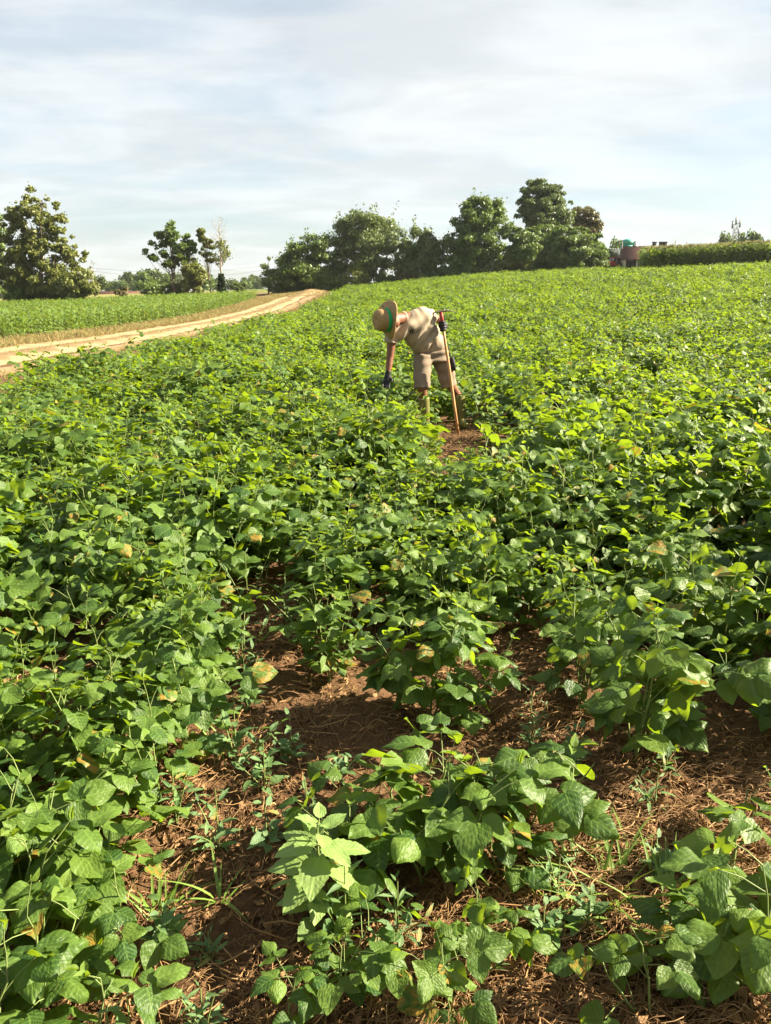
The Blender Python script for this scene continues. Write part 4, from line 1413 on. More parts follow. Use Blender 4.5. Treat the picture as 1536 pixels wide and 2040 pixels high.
def gable_house(name, label, x, y, w, d, hw, hr, mw, rz=0.0, cat='building', chim=0, openings=(), g=None):
    """Gable roof with its ridge along x."""
    z = hz(x, y) if g is None else g
    o = thing(name, label, cat, (x, y, z - 0.2), rz)
    b = MB()
    v = np.array([(sx * w / 2, sy * d / 2, zz_) for zz_ in (0, hw) for sx, sy in ((-1, -1), (1, -1), (1, 1), (-1, 1))] + [(-w / 2, 0, hw + hr), (w / 2, 0, hw + hr)])
    b.add(v, [np.array([(0, 1, 5, 4), (1, 2, 6, 5), (2, 3, 7, 6), (3, 0, 4, 7)]), np.array([(4, 7, 8), (6, 5, 9)])])
    b.obj('wall', mw, o, smooth=False)
    b = MB()
    ov = 0.45
    for sy in (-1, 1):
        n_t = 12
        k = hr / (d / 2)
        for j in range(n_t):        # courses of tiles, each lapping the one below
            a0, a1 = (d / 2 + ov) * (1 - j / n_t), (d / 2 + ov) * (1 - (j + 1) / n_t) - 0.08
            z0, z1 = hw + hr - k * a0 + 0.12, hw + hr - k * a1 + 0.07
            vv = np.array([(-w / 2 - ov, sy * a0, z0), (w / 2 + ov, sy * a0, z0), (w / 2 + ov, sy * a1, z1), (-w / 2 - ov, sy * a1, z1)])
            vv = np.concatenate([vv, vv - np.array([0, 0, 0.06])])
            b.add(vv, [np.array([(0, 1, 2, 3), (7, 6, 5, 4), (0, 4, 5, 1), (1, 5, 6, 2), (2, 6, 7, 3), (3, 7, 4, 0)])])
    ro = b.obj('roof', M_TILE, o, smooth=False)
    for i in range(chim):
        cx = (-1.3, 0.1, 0.9)[i]
        b = MB()
        b.add(*box(cx - .35, cx + .35, -0.6, 0.1, hw + hr - 0.5, hw + hr + 0.95))
        b.add(*box(cx - .45, cx + .45, -0.7, 0.2, hw + hr + 0.95, hw + hr + 1.1))
        b.obj('chimney', M_DARK, ro, smooth=False)
    for nm, x0, x1, z0, z1 in openings:
        b = MB()
        b.add(*box(x0, x1, -d / 2 - 0.03, -d / 2 + 0.1, z0, z1))
        b.obj(nm, M_DARK, o, smooth=False)
    return o


def at_g(u, D):
    p = at(u, 520, D)
    return p.x, D


x, y = at_g(1280, 135)
z_roof = at(1270, 487, 135).z
gable_house('farm_barn', 'low farm barn with red tiled roof half hidden by the tall corn', x, y + 3, 4.6, 6, 2.3, 2.0, M_WALL, R(-12), openings=(('barn_door', -2.0, -0.4, 0.1, 2.2), ('window', 0.5, 1.5, 1.0, 2.0)), g=z_roof - 4.3)
x, y = at_g(1322, 170)
z_roof = at(1322, 491, 170).z
gable_house('farmhouse', 'far farmhouse with three dark chimneys above the tall corn', x, y + 3, 6, 7, 3.6, 1.7, M_WALL, R(-4), chim=3, openings=(('window', -2.2, -1.2, 1.5, 2.7), ('window', 1.2, 2.2, 1.5, 2.7)), g=z_roof - 5.1)
# low grey shed
x, y = at_g(1232, 165)
zt = at(1232, 486, 165).z
o = thing('grey_shed', 'long grey sheet-roofed shed behind the farm barn', 'shed', (x, y, hz(x, y) - 0.2), R(8))
h_ = max(3.0, zt - hz(x, y))
b = MB()
b.add(*box(-5.5, 5.5, -3, 3, 0, h_ - 1.0))
b.obj('wall', M_SHED, o, smooth=False)
b = MB()
for j in range(22):
    b.add(*box(-5.8 + j * 0.53, -5.8 + j * 0.53 + 0.40, -3.4, 3.4, h_ - 0.99, h_ - 0.86 + 0.03 * (j % 2)))
b.add(*box(-5.8, 5.8, -3.38, 3.38, h_ - 0.985, h_ - 0.9))
b.obj('roof', M_SHED, o, smooth=False)
# silo
x, y = at_g(1247, 156)
zt = at(1247, 474, 156).z
g = hz(x, y)
o = thing('silo', 'teal topped feed silo with pale stripe beside the farm barn', 'silo', (x, y, g - 0.2))
H = zt - g
b = MB()
v, f = loft([(0, 0, 0), (0, 0, H * 0.80)], [1.25, 1.25], 20)
b.add(v, f)
b.obj('body', M_TEAL, o)
b = MB()
v, f = loft([(0, 0, H * 0.81), (0, 0, H * 0.95), (0, 0, H)], [1.32, 1.2, 0.35], 20)
b.add(v, f)
b.obj('lid', M_TEAL, o)
b = MB()
v, f = loft([(1.5, -0.5, 0), (1.5, -0.5, H * 0.93)], [0.42, 0.42], 12)
b.add(v, f)
b.obj('filling_pipe', M_WHITE, o)


def pole(name, label, u, v, D, rad, mat, cat, arm=True, lean=0.0):
    p = at(u, v, D)
    g = hz(p.x, D)
    h = p.z - g
    o = thing(name, label, cat, (p.x, D, g - 0.2), 0)
    b = MB()
    v_, f = loft([(0, 0, 0), (lean * h * .5, 0, h * .5), (lean * h, 0, h)], [rad, rad * 0.9, rad * 0.75], 8)
    b.add(v_, f)
    b.obj('shaft', mat, o)
    if arm:
        b = MB()
        b.add(*box(lean * h - 0.7, lean * h + 0.7, -rad - 0.12, -rad, h - 0.55, h - 0.43))
        b.obj('crossarm', mat, o, smooth=False)
        for q in (-0.6, 0.0, 0.6):
            b = MB()
            v_, f = loft([(lean * h + q, -rad - 0.06, h - 0.43), (lean * h + q, -rad - 0.06, h - 0.26)], [0.06, 0.04], 6)
            b.add(v_, f)
            b.obj('insulator', M_WHITE, o)
    return np.array([p.x + lean * h, D, p.z - 0.25])


pA = pole('utility_pole', 'leaning wooden utility pole right of the tall olive tree', 184, 530, 118, 0.14, M_WOODPOLE, 'pole', True, -0.05)
pB = pole('utility_pole', 'wooden utility pole hidden in the mid hedgerow', 560, 520, 150, 0.12, M_WOODPOLE, 'pole', True)
pC = pole('utility_pole', 'pale pole beside the farm barn at the right', 1240, 478, 138, 0.13, M_WOODPOLE, 'pole', False)
pD = pole('utility_pole', 'thin pale post left of the barn pole', 1231, 497, 138, 0.10, M_WOODPOLE, 'pole', False)
pE = pole('utility_pole', 'thin pole beyond the tall corn, right of the chimneys', 1346, 478, 180, 0.13, M_WOODPOLE, 'pole', False)
pF = pole('utility_pole', 'thinnest pole beyond the tall corn, farthest right before the small tree', 1369, 480, 185, 0.11, M_WOODPOLE, 'pole', False)
pole('stump_post', 'dark broken post at the left edge under the trees', 15, 566, 98, 0.22, M_BARK, 'post', False)


def wire(label, a, b_, sag, rad=0.013):
    t = np.linspace(0, 1, 14)[:, None]
    P = a * (1 - t) + b_ * t
    P[:, 2] -= sag * 4 * (t * (1 - t))[:, 0]
    b = MB()
    v, f = loft(P, rad, 4, cap=False)
    b.add(v, f)
    tag(b.obj('overhead_wire', M_TYRE), label, 'wire', 'overhead wires')


wire('upper overhead wire from the leaning pole to the hedgerow', pA, pB, 1.1)
wire('lower overhead wire from the leaning pole to the hedgerow', pA + np.array([0.6, 0, -0.5]), pB + np.array([0.6, 0, -0.5]), 1.4)
wire('wire sloping from the barn pole towards the right-hand grove', pC + np.array([0, 0, -1.2]), np.array(at(1180, 512, 128)), 0.3)

# telecom mast
p = at(1467, 442, 230)
g = hz(p.x, 230)
o = thing('telecom_mast', 'thin lattice telecom mast with antennas beyond the tall corn', 'mast', (p.x, 230, g - 0.2))
H = p.z - g
b = MB()
for sx, sy in ((-1, -1), (1, -1), (1, 1), (-1, 1)):
    v, f = loft([(sx * .55, sy * .55, 0), (sx * .4, sy * .4, H)], [0.09, 0.07], 5)
    b.add(v, f)
b.obj('leg_frame', M_STEEL, o)
b = MB()
for j in range(int(H / 1.3)):
    z = 1.3 * j
    s_ = (-1) ** j
    for a_, c_ in (((-.5 * s_, -.5, z), (.5 * s_, -.5, z + 1.3)), ((-.5 * s_, .5, z), (.5 * s_, .5, z + 1.3)), ((-.5, -.5 * s_, z), (-.5, .5 * s_, z + 1.3)), ((.5, -.5 * s_, z), (.5, .5 * s_, z + 1.3))):
        v, f = loft([a_, c_], [0.05, 0.05], 4, cap=False)
        b.add(v, f)
b.obj('bracing', M_STEEL, o)
for i, (ax_, zz_) in enumerate(((-1.1, -0.6), (1.0, -0.3), (0.95, -2.6), (-0.2, 0.5))):
    b = MB()
    b.add(*box(ax_ - 0.17, ax_ + 0.17, -0.4, -0.1, H + zz_ - 1.0, H + zz_ + 1.0))
    v, f = loft([(0, -0.2, H + zz_), (ax_, -0.2, H + zz_)], [0.06, 0.06], 4)
    b.add(v, f)
    b.obj('antenna', M_STEEL, o, smooth=False)

# red farm machine parked at the field end
x, y = at_g(1221, 140)
g = hz(x, y)
o = thing('farm_tractor', 'red farm tractor with pale cab pillar parked at the field end', 'tractor', (x, y, g), R(8))
o.scale = (0.78, 0.78, 0.78)
b = MB()
b.add(*box(-2.6, -0.3, -0.55, 0.55, 1.0, 1.75))
b.add(*box(-2.7, -2.55, -0.4, 0.4, 1.05, 1.65))
b.add(*box(-0.4, 1.5, -0.85, 0.85, 0.9, 1.5))
b.obj('body', M_RED, o, smooth=False)
b = MB()
b.add(*box(-0.3, 1.35, -0.8, 0.8, 1.51, 2.45))
cab = b.obj('cab_window', M_GLASS, o, smooth=False)
b = MB()
b.add(*box(-0.4, 1.45, -0.9, 0.9, 2.455, 2.6))
b.obj('cab_roof', M_RED, o, smooth=False)
for q in ((-0.36, -0.84), (1.34, -0.84), (-0.36, 0.76), (1.34, 0.76)):
    b = MB()
    b.add(*box(q[0], q[0] + 0.09, q[1], q[1] + 0.09, 1.49, 2.452))
    b.obj('cab_pillar', M_WHITE, o, smooth=False)
for wx, wy, wr in ((0.9, -1.0, 0.85), (0.9, 1.0, 0.85), (-2.0, -0.85, 0.55), (-2.0, 0.85, 0.55)):
    b = MB()
    v, f = loft([(wx, wy - 0.2, wr), (wx, wy - 0.16, wr), (wx, wy + 0.16, wr), (wx, wy + 0.2, wr)], [wr * .86, wr, wr, wr * .86], 20)
    b.add(v, f)
    w_ = b.obj('wheel', M_TYRE, o)
    b = MB()
    v, f = loft([(wx, wy - 0.23, wr), (wx, wy + 0.23, wr)], [wr * .5, wr * .5], 14)
    b.add(v, f)
    b.obj('rim', M_RED, w_)
b = MB()
v, f = loft([(-1.6, 0.35, 1.75), (-1.6, 0.35, 2.9)], [0.05, 0.05], 6)
b.add(v, f)
b.obj('exhaust_pipe', M_DARK, o)
x, y = at_g(1205, 138)
g = hz(x, y)
o = thing('red_trailer', 'low red farm trailer left of the tractor', 'trailer', (x, y, g), R(4))
b = MB()
b.add(*box(-1.6, 1.6, -0.9, 0.9, 0.75, 0.9))
for q in (box(-1.6, 1.6, -0.9, -0.84, 0.902, 1.35), box(-1.6, 1.6, 0.84, 0.9, 0.902, 1.35), box(-1.6, -1.54, -0.838, 0.838, 0.902, 1.35), box(1.54, 1.6, -0.838, 0.838, 0.902, 1.35)):
    b.add(*q)
b.obj('bed', M_RED, o, smooth=False)
for wy in (-0.85, 0.85):
    b = MB()
    v, f = loft([(0, wy - 0.12, 0.42), (0, wy + 0.12, 0.42)], [0.42, 0.42], 16)
    b.add(v, f)
    b.obj('wheel', M_TYRE, o)
# low pink farm building far left
x, y = at_g(212, 190)
gable_house('far_farm_building', 'low pinkish far building behind the corn at the left', x, y, 15, 7, 1.9, 1.0, M_BRICK, R(5), g=at(212, 594, 190).z - 1.2)
#SECTION3

# ------------------------------------------------------------------ the worker
M_SKIN = plain('tanned_skin', (0.165, 0.066, 0.036), 0.55, 0.12, 9, 0.08)
M_TEE = plain('beige_cotton', (0.33, 0.265, 0.195), 0.9, 0.14, 7, 0.2, spec=0.1)
M_SHORT = plain('taupe_canvas', (0.185, 0.142, 0.105), 0.9, 0.12, 16, 0.15, spec=0.1)
M_BOOT = plain('olive_rubber', (0.145, 0.14, 0.045), 0.45, 0.12, 10, 0.05)
M_GLOVE = plain('black_glove', (0.013, 0.013, 0.015), 0.6, 0.3, 40, 0.3)
M_PRINT = plain('shirt_print', (0.045, 0.04, 0.032), 0.9, 0.1, 30, 0)
M_HAIR = plain('grey_hair', (0.14, 0.12, 0.10), 0.8, 0.3, 60, 0.3)
M_BAND = plain('green_ribbon', (0.015, 0.26, 0.075), 0.6, 0.1, 20, 0.05)
M_STRAP = plain('black_webbing', (0.02, 0.02, 0.022), 0.7, 0.1, 20, 0)
M_EYE = plain('eye', (0.5, 0.48, 0.45), 0.3, 0.05, 5, 0)
M_LIP = plain('lip', (0.30, 0.10, 0.075), 0.5, 0.05, 5, 0)
M_SOLE = plain('boot_sole', (0.06, 0.055, 0.03), 0.8, 0.2, 10, 0.1)
M_HANDLE = plain('ash_handle', (0.44, 0.23, 0.10), 0.55, 0.2, 6, 0.1)
M_IRON = plain('rusty_iron', (0.055, 0.042, 0.035), 0.6, 0.3, 12, 0.2, metallic=0.5)
M_REDIRON = plain('red_painted_socket', (0.28, 0.03, 0.02), 0.5, 0.2, 10, 0.1)


def straw_mat():
    m, n, l, out = new_mat('woven_straw')
    tc = n.new('ShaderNodeTexCoord')
    w1 = N(n, 'ShaderNodeTexWave', wave_type='RINGS', rings_direction='Z', i_Scale=26.0, i_Distortion=0.8)
    w2 = N(n, 'ShaderNodeTexVoronoi', i_Scale=95.0)
    l.new(tc.outputs['Object'], w1.inputs['Vector'])
    l.new(tc.outputs['Object'], w2.inputs['Vector'])
    h = math_node(n, l, 'ADD', math_node(n, l, 'MULTIPLY', w1.outputs['Fac'], 0.5), w2.outputs['Distance'])
    rp = ramp(n, [(0.15, (0.085, 0.045, 0.016)), (0.5, (0.23, 0.135, 0.05)), (0.9, (0.32, 0.20, 0.08))])
    l.new(h, rp.inputs[0])
    p = N(n, 'ShaderNodeBsdfPrincipled', i_Roughness=0.7)
    l.new(rp.outputs[0], p.inputs['Base Color'])
    b = N(n, 'ShaderNodeBump', i_Strength=0.6, i_Distance=0.006)
    l.new(h, b.inputs['Height'])
    l.new(b.outputs[0], p.inputs['Normal'])
    l.new(p.outputs[0], out.inputs[0])
    return m


M_HAT = straw_mat()


def Z(zx, zy, y):
    """Point on the worker: position in an enlarged view of the photo around him, y metres ahead."""
    return np.array(at(640 + zx / 4.042, 560 + zy / 4.042, y))


FEET = np.array([0.90, 9.42, hz(0.9, 9.42)])
man = thing('person', 'man in straw hat and beige shirt bending over the bean rows, holding a hoe', 'person', tuple(FEET))


def fused(name, shapes, mat, voxel, smooth=6, parent=None, noise=None):
    """Closed shapes grown together into one continuous surface."""
    b = MB()
    for v, f in shapes:
        b.add(v - FEET, f)
    tmp = bpy.data.objects.new('tmp', b.mesh('tmp'))
    COL.objects.link(tmp)
    m = tmp.modifiers.new('r', 'REMESH')
    m.mode = 'VOXEL'
    m.voxel_size = voxel
    m.use_smooth_shade = True
    m = tmp.modifiers.new('s', 'SMOOTH')
    m.iterations = smooth
    m.factor = 0.5
    dg = bpy.context.evaluated_depsgraph_get()
    me = bpy.data.meshes.new_from_object(tmp.evaluated_get(dg))
    bpy.data.objects.remove(tmp)
    if noise:
        co = np.empty(len(me.vertices) * 3, np.float32)
        me.vertices.foreach_get('co', co)
        co = co.reshape(-1, 3)
        nr = np.empty(len(me.vertices) * 3, np.float32)
        me.vertices.foreach_get('normal', nr)
        co = co + nr.reshape(-1, 3) * noise(co)[:, None]
        me.vertices.foreach_set('co', co.ravel().astype(np.float32))
    me.name = name
    me.materials.clear()
    me.materials.append(mat)
    me.polygons.foreach_set('use_smooth', np.ones(len(me.polygons), bool))
    return link(bpy.data.objects.new(name, me), parent or man)


def folds(amp, d1, f1, d2, f2, seed=0):
    """Creases of cloth: uneven ridges running across the directions d1 and d2."""
    d1, d2 = nrm(d1), nrm(d2)

    def fn(co):
        a, b_ = co @ d1, co @ d2
        n1_ = val_noise(a * 6 + 20, b_ * 6 + 20, 1.0, seed + 70)
        w = np.sin(a * f1 + 5 * n1_) * np.clip(0.5 + 1.6 * val_noise(b_ * 5 + 30, a * 3 + 30, 1.0, seed + 71), 0, 1)
        w2 = np.sin(b_ * f2 + 4 * n1_) * np.clip(0.4 + 1.6 * val_noise(a * 6 + 40, b_ * 4 + 40, 1.0, seed + 72), 0, 1)
        return amp * (w + 0.7 * w2)
    return fn


# joints
hipR, hipL = Z(812, 625, 9.30), Z(955, 610, 9.42)
kneeR, kneeL = Z(808, 850, 9.16), Z(1042, 840, 9.46)
ankR = np.array([Z(838, 1080, 9.28)[0], 9.28, hz(0.7, 9.28) + 0.10])
ankL = np.array([Z(1128, 1120, 9.62)[0], 9.60, hz(1.0, 9.6) + 0.10])
pelv = Z(885, 590, 9.40)
shR, shL = Z(572, 440, 9.00), Z(828, 270, 9.14)
neckb = Z(668, 300, 9.04)
elbR, wriR = Z(553, 615, 8.98), Z(538, 745, 8.93)
elbL, wriL = Z(932, 300, 9.36), Z(968, 340, 9.20)
hatc = Z(540, 312, 8.86)
hax = nrm(np.array([-0.88, -0.45, -0.02]))          # from brim to crown
line = nrm(shL - shR)

# body, one surface: legs, trunk, neck, head, arms
headM = np.stack([nrm(np.cross((0, 0, 1), hax)), nrm(np.cross(hax, np.cross((0, 0, 1), hax))), hax], 1)
down = nrm(np.array([0, -0.25, -1.0]) - hax * np.dot((0, -0.25, -1.0), hax))
hc = hatc + hax * -0.005
skin = [
    loft([hipR, (hipR + kneeR) / 2, kneeR, Z(818, 925, 9.20), ankR], [0.095, 0.078, 0.058, 0.055, 0.040], 14),
    loft([hipL, (hipL + kneeL) / 2, kneeL, Z(1094, 915, 9.57), ankL], [0.095, 0.078, 0.058, 0.052, 0.040], 14),
    loft([pelv + (0, 0, -0.02), Z(850, 500, 9.32), Z(770, 380, 9.18), (shR + shL) / 2 * 0.4 + neckb * 0.6], [(0.12, 0.08), (0.11, 0.075), (0.14, 0.08), (0.10, 0.07)], 16, [np.array([1, 0, 0]), nrm(line * 0.5 + np.array([.5, 0, 0])), line, line]),
    loft([shR, elbR, (elbR + wriR) / 2, wriR], [0.055, 0.043, 0.040, 0.028], 12),
    loft([shL, (shL + elbL) / 2, elbL, wriL], [0.055, 0.05, 0.044, 0.030], 12),
    loft([neckb + nrm(neckb - hatc) * 0.05, neckb, hc - hax * 0.02], [0.085, 0.067, 0.064], 14),
    ellipsoid(hc, (0.077, 0.090, 0.105), np.stack([np.cross(down, hax), down, hax], 1), 18, 12),
    ellipsoid(hc - hax * 0.075 + down * 0.035, (0.058, 0.062, 0.052), np.stack([np.cross(down, hax), down, hax], 1), 14, 10),
    loft([hc + down * 0.080 + hax * 0.01, hc + down * 0.108 - hax * 0.028, hc + down * 0.086 - hax * 0.036], [0.010, 0.016, 0.012], 8),
]
for s in (-1, 1):
    e = hc + np.cross(down, hax) * 0.078 * s - hax * 0.012 - down * 0.005
    skin.append(ellipsoid(e, (0.010, 0.020, 0.032), np.stack([np.cross(down, hax), down, hax], 1), 10, 8))
body = fused('body', skin, M_SKIN, 0.011, 4)
for s in (-1, 1):
    b = MB()
    v, f = ellipsoid(hc + down * 0.080 + np.cross(down, hax) * 0.031 * s + hax * 0.005 - FEET, (0.012, 0.012, 0.010), None, 10, 8)
    b.add(v, f)
    b.obj('eye', M_EYE, man)
b = MB()
sx = np.cross(down, hax)
v, f = loft([hc + down * 0.090 - hax * 0.068 + sx * -0.026 - FEET, hc + down * 0.096 - hax * 0.069 - FEET, hc + down * 0.090 - hax * 0.068 + sx * 0.026 - FEET], [0.003, 0.007, 0.003], 8)
b.add(v, f)
b.obj('mouth', M_LIP, man)
fused('hair', [ellipsoid(hc - down * 0.012 + hax * 0.006, (0.083, 0.090, 0.104), np.stack([np.cross(down, hax), down, hax], 1), 18, 12)], M_HAIR, 0.012, 2)

# shirt
up_t = nrm(neckb - pelv)
shirt = [
    loft([Z(886, 560, 9.40), Z(872, 525, 9.38), Z(835, 460, 9.29), Z(768, 375, 9.17), Z(722, 325, 9.08), Z(688, 304, 9.045)],
         [(0.196, 0.122), (0.200, 0.128), (0.206, 0.132), (0.215, 0.125), (0.170, 0.11), (0.090, 0.083)], 22,
         [nrm((1, -.05, 0.12)), nrm((1, 0, 0.25)), nrm(line + np.array([0.3, 0, 0])), line, line, line], power=2.3),
    loft([shR, shR * 0.5 + shL * 0.5 + (0, 0, 0.0), shL], [0.085, 0.125, 0.105], 16),
    loft([shR + line * 0.09, shR, Z(562, 500, 8.99)], [0.088, 0.084, 0.080], 14),
    loft([Z(760, 300, 9.10), shL, (shL * 0.45 + elbL * 0.55) + np.array([0, 0, -0.012])], [0.105, 0.098, 0.088], 14),
]
tee = fused('shirt', shirt, M_TEE, 0.013, 7, noise=folds(0.013, (0.75, 0.2, -0.55), 52, (0.8, 0.2, 0.5), 48, 1))
b = MB()
nk = neckb + nrm(hatc - neckb) * 0.012 - FEET
v, f = loft([nk, nk + nrm(hatc - neckb) * 0.016], [0.083, 0.079], 20, cap=False)
b.add(v, f)
b.obj('collar', M_TEE, tee)

# shorts
shorts = [
    loft([Z(882, 548, 9.385), Z(884, 600, 9.40), Z(884, 662, 9.38)], [(0.205, 0.14), (0.216, 0.15), (0.212, 0.15)], 20, np.array([1, 0, 0]), power=2.4),
    loft([hipR + (0.005, 0, 0.02), (hipR + kneeR) / 2 + (0.004, 0, 0), Z(806, 868, 9.17)], [0.116, 0.107, 0.097], 16),
    loft([hipL + (0.0, 0, 0.02), (hipL + kneeL) / 2, Z(1028, 852, 9.44)], [0.116, 0.108, 0.097], 16),
]
sh = fused('shorts', shorts, M_SHORT, 0.013, 6, noise=folds(0.008, (0.2, 0.1, -1), 55, (1, 0.2, 0.3), 50, 4))
# black pouch with strap on the outer thigh
pc_ = Z(1052, 665, 9.37)
b = MB()
v, f = loft([pc_ + (0.0, 0, 0.075) - FEET, pc_ + (0.012, 0, 0.0) - FEET, pc_ + (0.03, 0, -0.08) - FEET], [(0.035, 0.022), (0.042, 0.03), (0.03, 0.022)], 12, np.array([0, 1, 0]), power=3)
b.add(v, f)
pch = b.obj('belt_pouch', M_STRAP, man)
b = MB()
v, f = loft([pc_ + (-0.02, 0, 0.07) - FEET, pc_ + (-0.045, 0, 0.16) - FEET, pc_ + (-0.05, 0.0, 0.21) - FEET], [0.008, 0.007, 0.007], 6)
b.add(v, f)
b.obj('strap', M_STRAP, pch)

# boots: open topped, with foot and sole
for nm, top, ank, toe, rt in (('boot', Z(820, 932, 9.20), ankR, np.array([-0.06, -0.22, -0.05]), 0.074), ('boot', Z(1103, 912, 9.57), ankL, np.array([0.04, -0.21, -0.05]), 0.078)):
    shp = [loft([ank + (0, 0, -0.06), ank + (0, 0, 0.02), ank * 0.6 + top * 0.4, top * 0.9 + ank * 0.1, top, top + (0, 0, -0.004), top * 0.9 + ank * 0.1, top * 0.75 + ank * 0.25],
                [0.052, 0.055, 0.066, rt, rt, rt - 0.013, rt - 0.016, rt - 0.02], 20),
           loft([ank + (0, 0.055, -0.045), ank + (0, 0, -0.035), ank + toe * 0.5 + (0, 0, -0.02), ank + toe + (0, 0, 0.005)], [0.045, 0.058, 0.052, 0.036], 14)]
    bo = fused(nm, shp, M_BOOT, 0.009, 3)
    b = MB()
    p0 = ank + (0, 0.07, -0.088)
    v, f = loft([p0 - FEET, ank + (0, 0, -0.09) - FEET, ank + toe * 0.6 + (0, 0, -0.062) - FEET, ank + toe * 1.12 + (0, 0, -0.045) - FEET], [(0.042, 0.014), (0.05, 0.016), (0.052, 0.014), (0.035, 0.012)], 12, np.array([1, 0, 0]), power=3)
    b.add(v, f)
    b.obj('sole', M_SOLE, bo)

# hoe: upright shaft held near its iron head
h_top, h_bot = Z(962, 244, 9.17), Z(1106, 1243, 9.10)
h_bot[2] = float(ground_z(h_bot[0], h_bot[1])) - 0.01
hd = nrm(h_top - h_bot)
hoe = thing('hoe', 'long wooden handled hoe held upside down by the worker, its curved iron blade on top', 'hoe', tuple(h_bot))
b = MB()
P = [h_bot + (h_top - h_bot) * t for t in (0, 0.25, 0.5, 0.75, 0.93)]
P[2] = P[2] + np.array([0.004, 0, 0])
v, f = loft([p - h_bot for p in P], [0.0165, 0.017, 0.0165, 0.016, 0.0155], 10)
b.add(v, f)
b.obj('handle', M_HANDLE, hoe)
b = MB()
v, f = loft([h_bot + (h_top - h_bot) * t - h_bot for t in (0.905, 0.95, 0.992)], [0.0205, 0.021, 0.023], 10)
b.add(v, f)
b.obj('socket', M_REDIRON, hoe)
b = MB()
bp = [Z(862, 281, 9.10), Z(893, 262, 9.12), Z(928, 248, 9.15), h_top, Z(1000, 239, 9.18), Z(1035, 238, 9.20), Z(1072, 243, 9.22)]
v, f = loft([p - h_bot for p in bp], [(0.004, 0.006), (0.007, 0.022), (0.010, 0.022), (0.014, 0.018), (0.010, 0.010), (0.007, 0.007), (0.003, 0.003)], 10, np.array([0, 0, 1.0]))
b.add(v, f)
b.obj('blade', M_IRON, hoe)

# gloves
grip = h_bot + (h_top - h_bot) * 0.885
fw = nrm(np.cross(hd, (0, 1, 0)))           # across the shaft, to the right
bk = nrm(np.cross(fw, hd))
if np.dot(bk, (0, 1, 0)) < 0:
    bk = -bk
glL = [loft([wriL, wriL * 0.5 + (grip + bk * 0.03) * 0.5, grip + bk * 0.034 - hd * 0.0], [0.043, 0.048, (0.052, 0.036)], 12),
       ellipsoid(grip + bk * 0.032 - fw * 0.012, (0.050, 0.034, 0.058), np.stack([fw, bk, hd], 1), 12, 10)]
for i, (o_, L_) in enumerate(((0.045, 0.95), (0.015, 1.05), (-0.015, 1.0), (-0.044, 0.85))):
    c = grip + hd * o_
    rr = 0.035
    pts = []
    for ang in np.linspace(-20, 200 * L_, 6):
        a = R(ang)
        pts.append(c + (fw * math.cos(a) * 1.0 + -bk * math.sin(a)) * rr)
    pts[0] = c + bk * 0.03 + fw * 0.02
    glL.append(loft(pts, [0.0155, 0.0155, 0.015, 0.0145, 0.013, 0.011], 8))
glL.append(loft([grip + bk * 0.03 - fw * 0.028 - hd * 0.01, grip - fw * 0.034 + hd * 0.014, grip - fw * 0.022 - bk * 0.022 + hd * 0.034], [0.018, 0.016, 0.012], 8))
fused('glove', glL, M_GLOVE, 0.0062, 2)
hdR = nrm(Z(528, 800, 8.91) - wriR)
sdR = nrm(np.cross(hdR, (0, 1, 0)))
palm = wriR + hdR * 0.075
frR = nrm(np.cross(sdR, hdR))
if frR[1] > 0:
    frR = -frR
glR = [loft([wriR - hdR * 0.03, wriR + hdR * 0.01, palm, palm + hdR * 0.028], [(0.034, 0.032), (0.034, 0.026), (0.045, 0.020), (0.042, 0.017)], 14, sdR)]
for i, (o_, L_, cv) in enumerate(((-0.034, 0.060, 0.5), (-0.012, 0.072, 0.35), (0.011, 0.074, 0.4), (0.032, 0.066, 0.65))):
    b0 = palm + hdR * 0.016 + sdR * o_ * 0.92
    b1 = palm + hdR * (0.028 + L_ * 0.45) + sdR * o_ * 1.15 + frR * 0.010 * cv
    b2 = palm + hdR * (0.028 + L_ * 0.80) + sdR * o_ * 1.15 + frR * 0.040 * cv
    b3 = palm + hdR * (0.028 + L_ * 0.95) + sdR * o_ * 1.1 + frR * 0.062 * cv
    glR.append(loft([b0, b1, b2, b3], [0.0115, 0.011, 0.010, 0.008], 8))
glR.append(loft([wriR + hdR * 0.03 + sdR * 0.030, wriR + hdR * 0.065 + sdR * 0.058 + frR * 0.015, wriR + hdR * 0.095 + sdR * 0.058 + frR * 0.032], [0.014, 0.013, 0.009], 8))
fused('glove', glR, M_GLOVE, 0.0062, 2)

# chest print: a small dark square emblem with lines of tiny illegible lettering beside it
dgp = bpy.context.evaluated_depsgraph_get()
eye = np.array([0, 0, CAM_H])


def on_shirt(zx, zy):
    d = Z(zx, zy, 9.2) - eye
    d = d / np.linalg.norm(d)
    ok, loc, no, _ = tee.evaluated_get(dgp).ray_cast(Vector(eye - FEET), Vector(d))
    return (np.array(loc) + np.array(no) * 0.005) if ok else None


dgp.update()


def patch(cells):
    b = MB()
    for quad in cells:
        k = 4
        g_ = []
        for i in range(k + 1):
            for j in range(3):
                s_, t_ = i / k, j / 2
                p = (np.array(quad[0]) * (1 - s_) + np.array(quad[1]) * s_) * (1 - t_) + (np.array(quad[3]) * (1 - s_) + np.array(quad[2]) * s_) * t_
                q = on_shirt(*p)
                if q is None:
                    break
                g_.append(q)
        if len(g_) == (k + 1) * 3:
            idx = [(i * 3 + j, i * 3 + j + 1, i * 3 + j + 4, i * 3 + j + 3) for i in range(k) for j in range(2)]
            b.add(np.array(g_), [np.array(idx)])
    return b


def skew(x0, x1, y0, y1):
    f_ = lambda x, y: (710 + x * 1.0 + y * 0.12, 390 - x * 0.28 + y)
    return [f_(x0, y0), f_(x1, y0), f_(x1, y1), f_(x0, y1)]


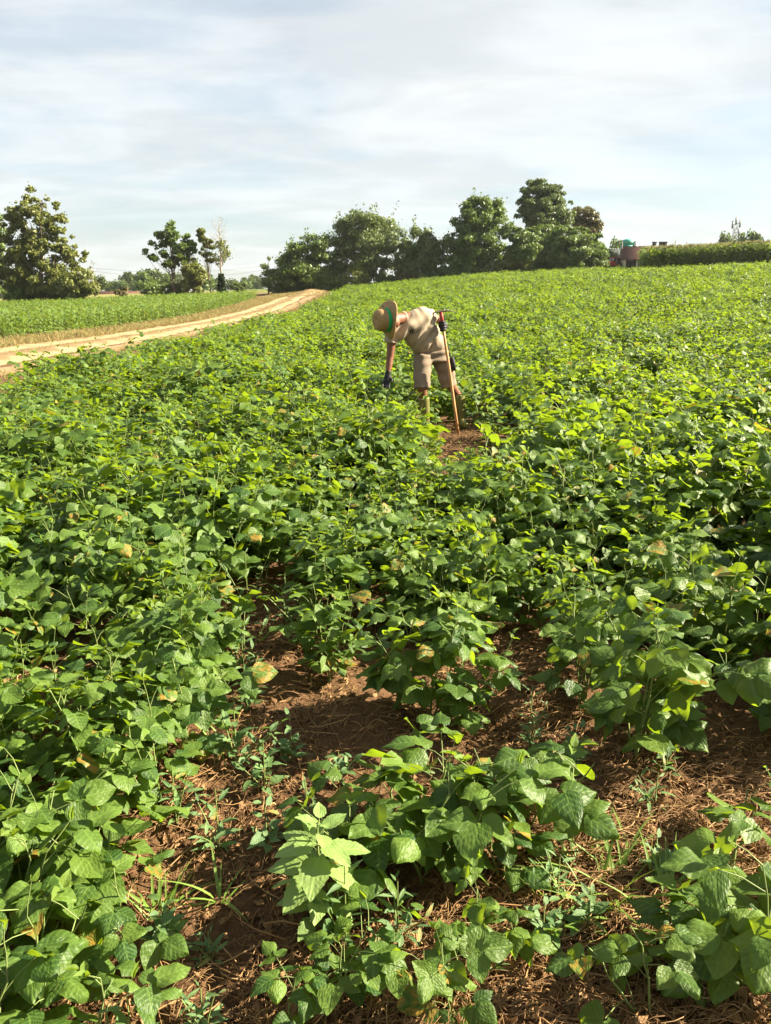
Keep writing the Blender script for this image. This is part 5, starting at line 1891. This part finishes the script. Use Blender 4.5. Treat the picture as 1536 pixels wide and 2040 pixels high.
cells = [skew(0, 26, 0, 7), skew(0, 8, 7, 28), skew(18, 26, 7, 28), skew(8, 18, 13, 18), skew(0, 26, 28, 32)]
for rw, (y0, y1) in enumerate(((1, 7), (11, 17), (21, 27))):
    xx = 31
    rr_ = np.random.default_rng(rw)
    while xx < (80, 74, 82)[rw]:
        w = rr_.uniform(4, 9)
        cells.append(skew(xx, xx + w, y0, y1))
        xx += w + 2.0
for q in range(6):
    cells.append(skew(12 + q * 11, 12 + q * 11 + 8, 35, 38))
pb = patch(cells)
if pb.n:
    pb.obj('shirt_print', M_PRINT, tee, smooth=False)

# straw hat
hat_x = nrm(np.cross(hax, (0, 1, 0)))
hat_y = np.cross(hax, hat_x)
th = np.linspace(0, 2 * np.pi, 40, endpoint=False)


def hat_ring(rad, hgt, wav=0.0, oval=1.12):
    h_ = hgt + wav * np.cos(2 * th + 0.6)
    return hatc + np.outer(np.cos(th) * rad, hat_x) + np.outer(np.sin(th) * rad * oval * 0.94, hat_y) + np.outer(h_, hax) - FEET


rings = [hat_ring(0.212, -0.012, -0.030), hat_ring(0.215, -0.004, -0.030), hat_ring(0.185, 0.003, -0.018), hat_ring(0.14, 0.006, -0.008), hat_ring(0.130, 0.012), hat_ring(0.127, 0.05), hat_ring(0.121, 0.105), hat_ring(0.106, 0.143), hat_ring(0.076, 0.160), hat_ring(0.035, 0.150), hat_ring(0.002, 0.146)]
inner = [hat_ring(0.002, 0.136), hat_ring(0.096, 0.128), hat_ring(0.119, 0.05), hat_ring(0.124, 0.008), hat_ring(0.15, -0.001, -0.010), hat_ring(0.19, -0.004, -0.02)]
allr = rings + inner
V = np.concatenate(allr)
k = 40
Q = [(i * k + j, i * k + (j + 1) % k, ((i + 1) % len(allr)) * k + (j + 1) % k, ((i + 1) % len(allr)) * k + j) for i in range(len(allr)) for j in range(k)]
b = MB()
b.add(V, np.array(Q))
hat = b.obj('straw_hat', M_HAT, man)
b = MB()
rr_ = [hat_ring(0.1315, 0.016), hat_ring(0.1325, 0.018), hat_ring(0.1295, 0.058), hat_ring(0.1275, 0.058)]
V = np.concatenate(rr_)
Q = [(i * k + j, i * k + (j + 1) % k, (i + 1) * k + (j + 1) % k, (i + 1) * k + j) for i in range(3) for j in range(k)]
b.add(V, np.array(Q))
b.obj('hat_band', M_BAND, hat)

# ------------------------------------------------------------------ morning haze: closed box round the whole scene, ground included
m, n, l, out = new_mat('thin_haze')
pv = n.new('ShaderNodeVolumePrincipled')
pv.inputs['Color'].default_value = (0.86, 0.93, 1.0, 1)
pv.inputs['Density'].default_value = 0.0001
pv.inputs['Anisotropy'].default_value = 0.2
l.new(pv.outputs[0], out.inputs['Volume'])
b = MB()
b.add(*box(-2700, 2700, -420, 2900, float(ZZ.min()) - 1.0, 34.0))
tag(b.obj('haze', m, smooth=False), 'thin pale morning haze', kind='stuff')
